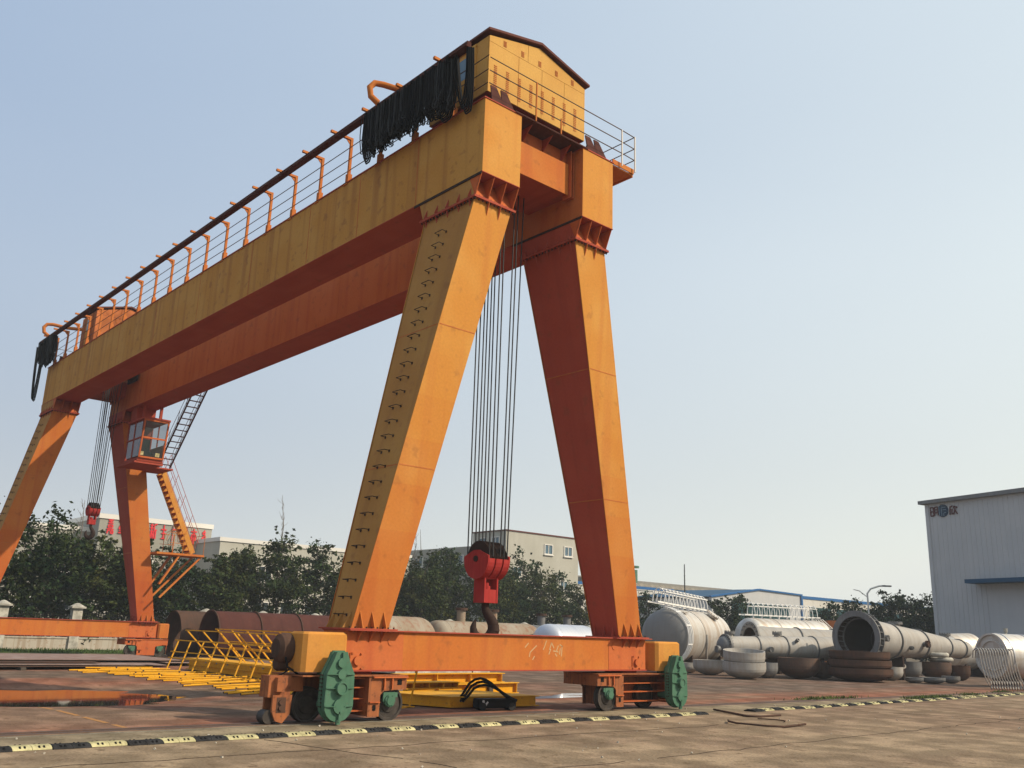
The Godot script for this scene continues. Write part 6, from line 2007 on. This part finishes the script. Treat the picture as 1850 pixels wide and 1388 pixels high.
# ---------------------------------------------------------------- rails, speed bumps, bent straps
func road_things() -> void:
	for k in 2:
		var z: float = [-15.43, -46.85][k]
		var t := thing("crane_rail", ["rusty crane rail set into the ground under the near wheels", "rusty crane rail under the far wheels"][k], "rail", Vector3(10, 0, z))
		var b := MB.new()
		b.box(Vector3(-40, -0.05, z - 0.035), Vector3(64, 0.018, z + 0.035))
		one("rail_head", b, M.rail_steel, t)
		b = MB.new()
		for s in [-1, 1]: b.box(Vector3(-40, -0.05, z + s * 0.13 - 0.075), Vector3(64, 0.005, z + s * 0.13 + 0.075))
		one("groove_edge", b, M.dark_frame if k else M.rail_steel, t)
	# edge of the older concrete in front of the rail
	var e := MB.new()
	e.box(Vector3(-40, -0.05, -14.98), Vector3(6.2, 0.010, -14.94))
	solo("slab_joint", [[e, M.concrete]], "thin raised concrete slab edge in front of the near rail", "slab edge", "", "structure")
	speed_bump("long black and yellow rubber speed bump along the rail, left run", -15.5, 9.2, 0.0)
	speed_bump("worn black and yellow rubber speed bump along the rail, right run", 10.9, 33.0, 1.0)
	for q in [[Vector3(-16, 0, -8.2), Vector3(40, 0, -10.1), "dark joint running across the road in front of the speed bump"], [Vector3(-16, 0, -11.9), Vector3(7, 0, -11.6), "thin dark crack across the left part of the road"], [Vector3(-2.5, 0, -13.2), Vector3(-1.0, 0, -6.0), "short crack running towards the viewer on the road"], [Vector3(14.0, 0, -13.0), Vector3(17.5, 0, -6.0), "crack running towards the viewer on the right part of the road"]]:
		var cb := MB.new()
		var n := int(q[0].distance_to(q[1]) / 0.35)
		var last: Vector3 = q[0]
		for k in n:
			var p: Vector3 = q[0].lerp(q[1], (k + 1.0) / n)
			var side: Vector3 = (q[1] - q[0]).cross(Vector3.UP).normalized()
			p += side * (noise.get_noise_2d(p.x * 0.9, p.z * 0.9 + 5.0) * 0.16)
			if noise.get_noise_2d(p.x * 0.5 + 70.0, p.z) > -0.28: cb.beam(last + Vector3(0, 0.001, 0), p + Vector3(0, 0.001, 0), 0.012 + 0.012 * absf(noise.get_noise_2d(p.x * 2.0, 3.0)), 0.008)
			last = p
		solo("road_joint", [[cb, M.dark_frame]], q[2], "road crack", "", "structure")
	var pl := MB.new()
	for k in 16:
		if k % 5 == 3: continue
		var p := Vector3(-3.79 + 0.004 * k, 0, -20.25 + k * 0.29)
		p.y = gy(p.x, p.z) + 0.004
		var p2 := Vector3(p.x, 0, p.z + 0.28)
		p2.y = gy(p2.x, p2.z) + 0.004
		pl.quad(p + Vector3(-0.05, 0, 0), p + Vector3(0.05, 0, 0), p2 + Vector3(0.05, 0, 0), p2 + Vector3(-0.05, 0, 0), Vector3.UP)
	solo("painted_line", [[pl, M.faded_line]], "worn orange painted line on the yard left of the near wheels", "road marking", "", "structure")
	# bent straps on the road
	var sl := ["long rusty bent strap on the road, front of three", "rusty bar lying against the end of the left speed bump", "thin curved wire between the two rusty straps"]
	var sp := [[Vector3(7.85, 0.03, -12.05), Vector3(7.45, 0.05, -11.75), Vector3(7.35, 0.04, -11.5), Vector3(7.55, 0.03, -10.9), Vector3(7.75, 0.03, -10.62), Vector3(8.2, 0.03, -10.66), Vector3(8.6, 0.05, -10.64), Vector3(8.5, 0.03, -10.75)],
		[Vector3(10.0, 0.04, -14.0), Vector3(9.6, 0.03, -13.1), Vector3(9.35, 0.025, -12.6), Vector3(9.6, 0.02, -12.4), Vector3(10.5, 0.02, -12.45)],
		[Vector3(9.06, 0.02, -12.12), Vector3(9.25, 0.02, -11.8), Vector3(9.2, 0.02, -11.5), Vector3(9.0, 0.02, -11.4)]]
	for k in 3:
		var b := MB.new()
		b.tube(sp[k], [0.022, 0.026, 0.014][k], 6)
		solo("bent_strap", [[b, M.rust]], sl[k], "steel strap")
	# loose stones on the road
	var s := MB.new()
	for k in 170:
		var x := rng.randf_range(-9, 30)
		var z := rng.randf_range(-14.9, -8.0)
		var r := rng.randf_range(0.006, 0.022)
		s.obox(Transform3D(Basis.from_euler(Vector3(rng.randf() * 3, rng.randf() * 3, rng.randf() * 3)), Vector3(x, r * 0.5, z)), Vector3(r * 1.6, r, r * 1.3))
	solo("gravel", [[s, M.low_wall]], "scattered grit on the road", "gravel", "", "stuff")

func bump_z(x: float) -> float:
	return -13.55 - 0.25 * smoothstep(9.0, 12.0, x) * 0.6 - maxf(0.0, x - 14.0) * 0.055

func speed_bump(label: String, x0: float, x1: float, worn: float) -> void:
	var t := thing("speed_bump", label, "speed bump", Vector3((x0 + x1) * 0.5, 0, bump_z((x0 + x1) * 0.5)))
	var n := int((x1 - x0) / 0.5)
	for k in n:
		var yellow := k % 2 == 1
		if worn > 0.0 and (k > 26 and rng.randf() < 0.35): continue
		var xa := x0 + k * 0.5
		var xc := xa + 0.25
		var z := bump_z(xc) + (rng.randfn() * 0.02 * (1.0 + worn))
		var yaw := atan((bump_z(xa) - bump_z(xa + 0.5)) / 0.5) + rng.randfn() * 0.02 * worn
		var xf := Transform3D(Basis(Vector3.UP, yaw), Vector3(xc, 0.0, z))
		var b := MB.new()
		var prof := [[-0.175, 0.004], [-0.16, 0.022], [-0.11, 0.043], [-0.05, 0.052], [0.05, 0.052], [0.11, 0.043], [0.16, 0.022], [0.175, 0.004]]
		for h in 2:
			var a := -0.247 + h * 0.25
			var e := a + 0.244
			for i in prof.size() - 1:
				var p: Array = prof[i]
				var q: Array = prof[i + 1]
				b.quad(xf * Vector3(a, p[1], p[0]), xf * Vector3(e, p[1], p[0]), xf * Vector3(e, q[1], q[0]), xf * Vector3(a, q[1], q[0]), Vector3(0, 1, (p[0] + q[0]) * 3.0))
				b.quad(xf * Vector3(a, 0, p[0]), xf * Vector3(a, 0, q[0]), xf * Vector3(a, q[1], q[0]), xf * Vector3(a, p[1], p[0]), Vector3.LEFT)
				b.quad(xf * Vector3(e, 0, p[0]), xf * Vector3(e, 0, q[0]), xf * Vector3(e, q[1], q[0]), xf * Vector3(e, p[1], p[0]), Vector3.RIGHT)
		var sg := one("yellow_segment" if yellow else "black_segment", b, M.bump_yellow if yellow else M.rubber, t)
		b = MB.new()
		for d in [-0.15, -0.09, 0.09, 0.15]:
			b.obox(xf * Transform3D(Basis(Vector3.RIGHT, 0.55), Vector3(d, 0.036, 0.128)), Vector3(0.024, 0.012, 0.045))
			b.obox(xf * Transform3D(Basis(Vector3.RIGHT, -0.55), Vector3(d, 0.036, -0.128)), Vector3(0.024, 0.012, 0.045))
		one("reflector_pocket", b, M.black, sg)
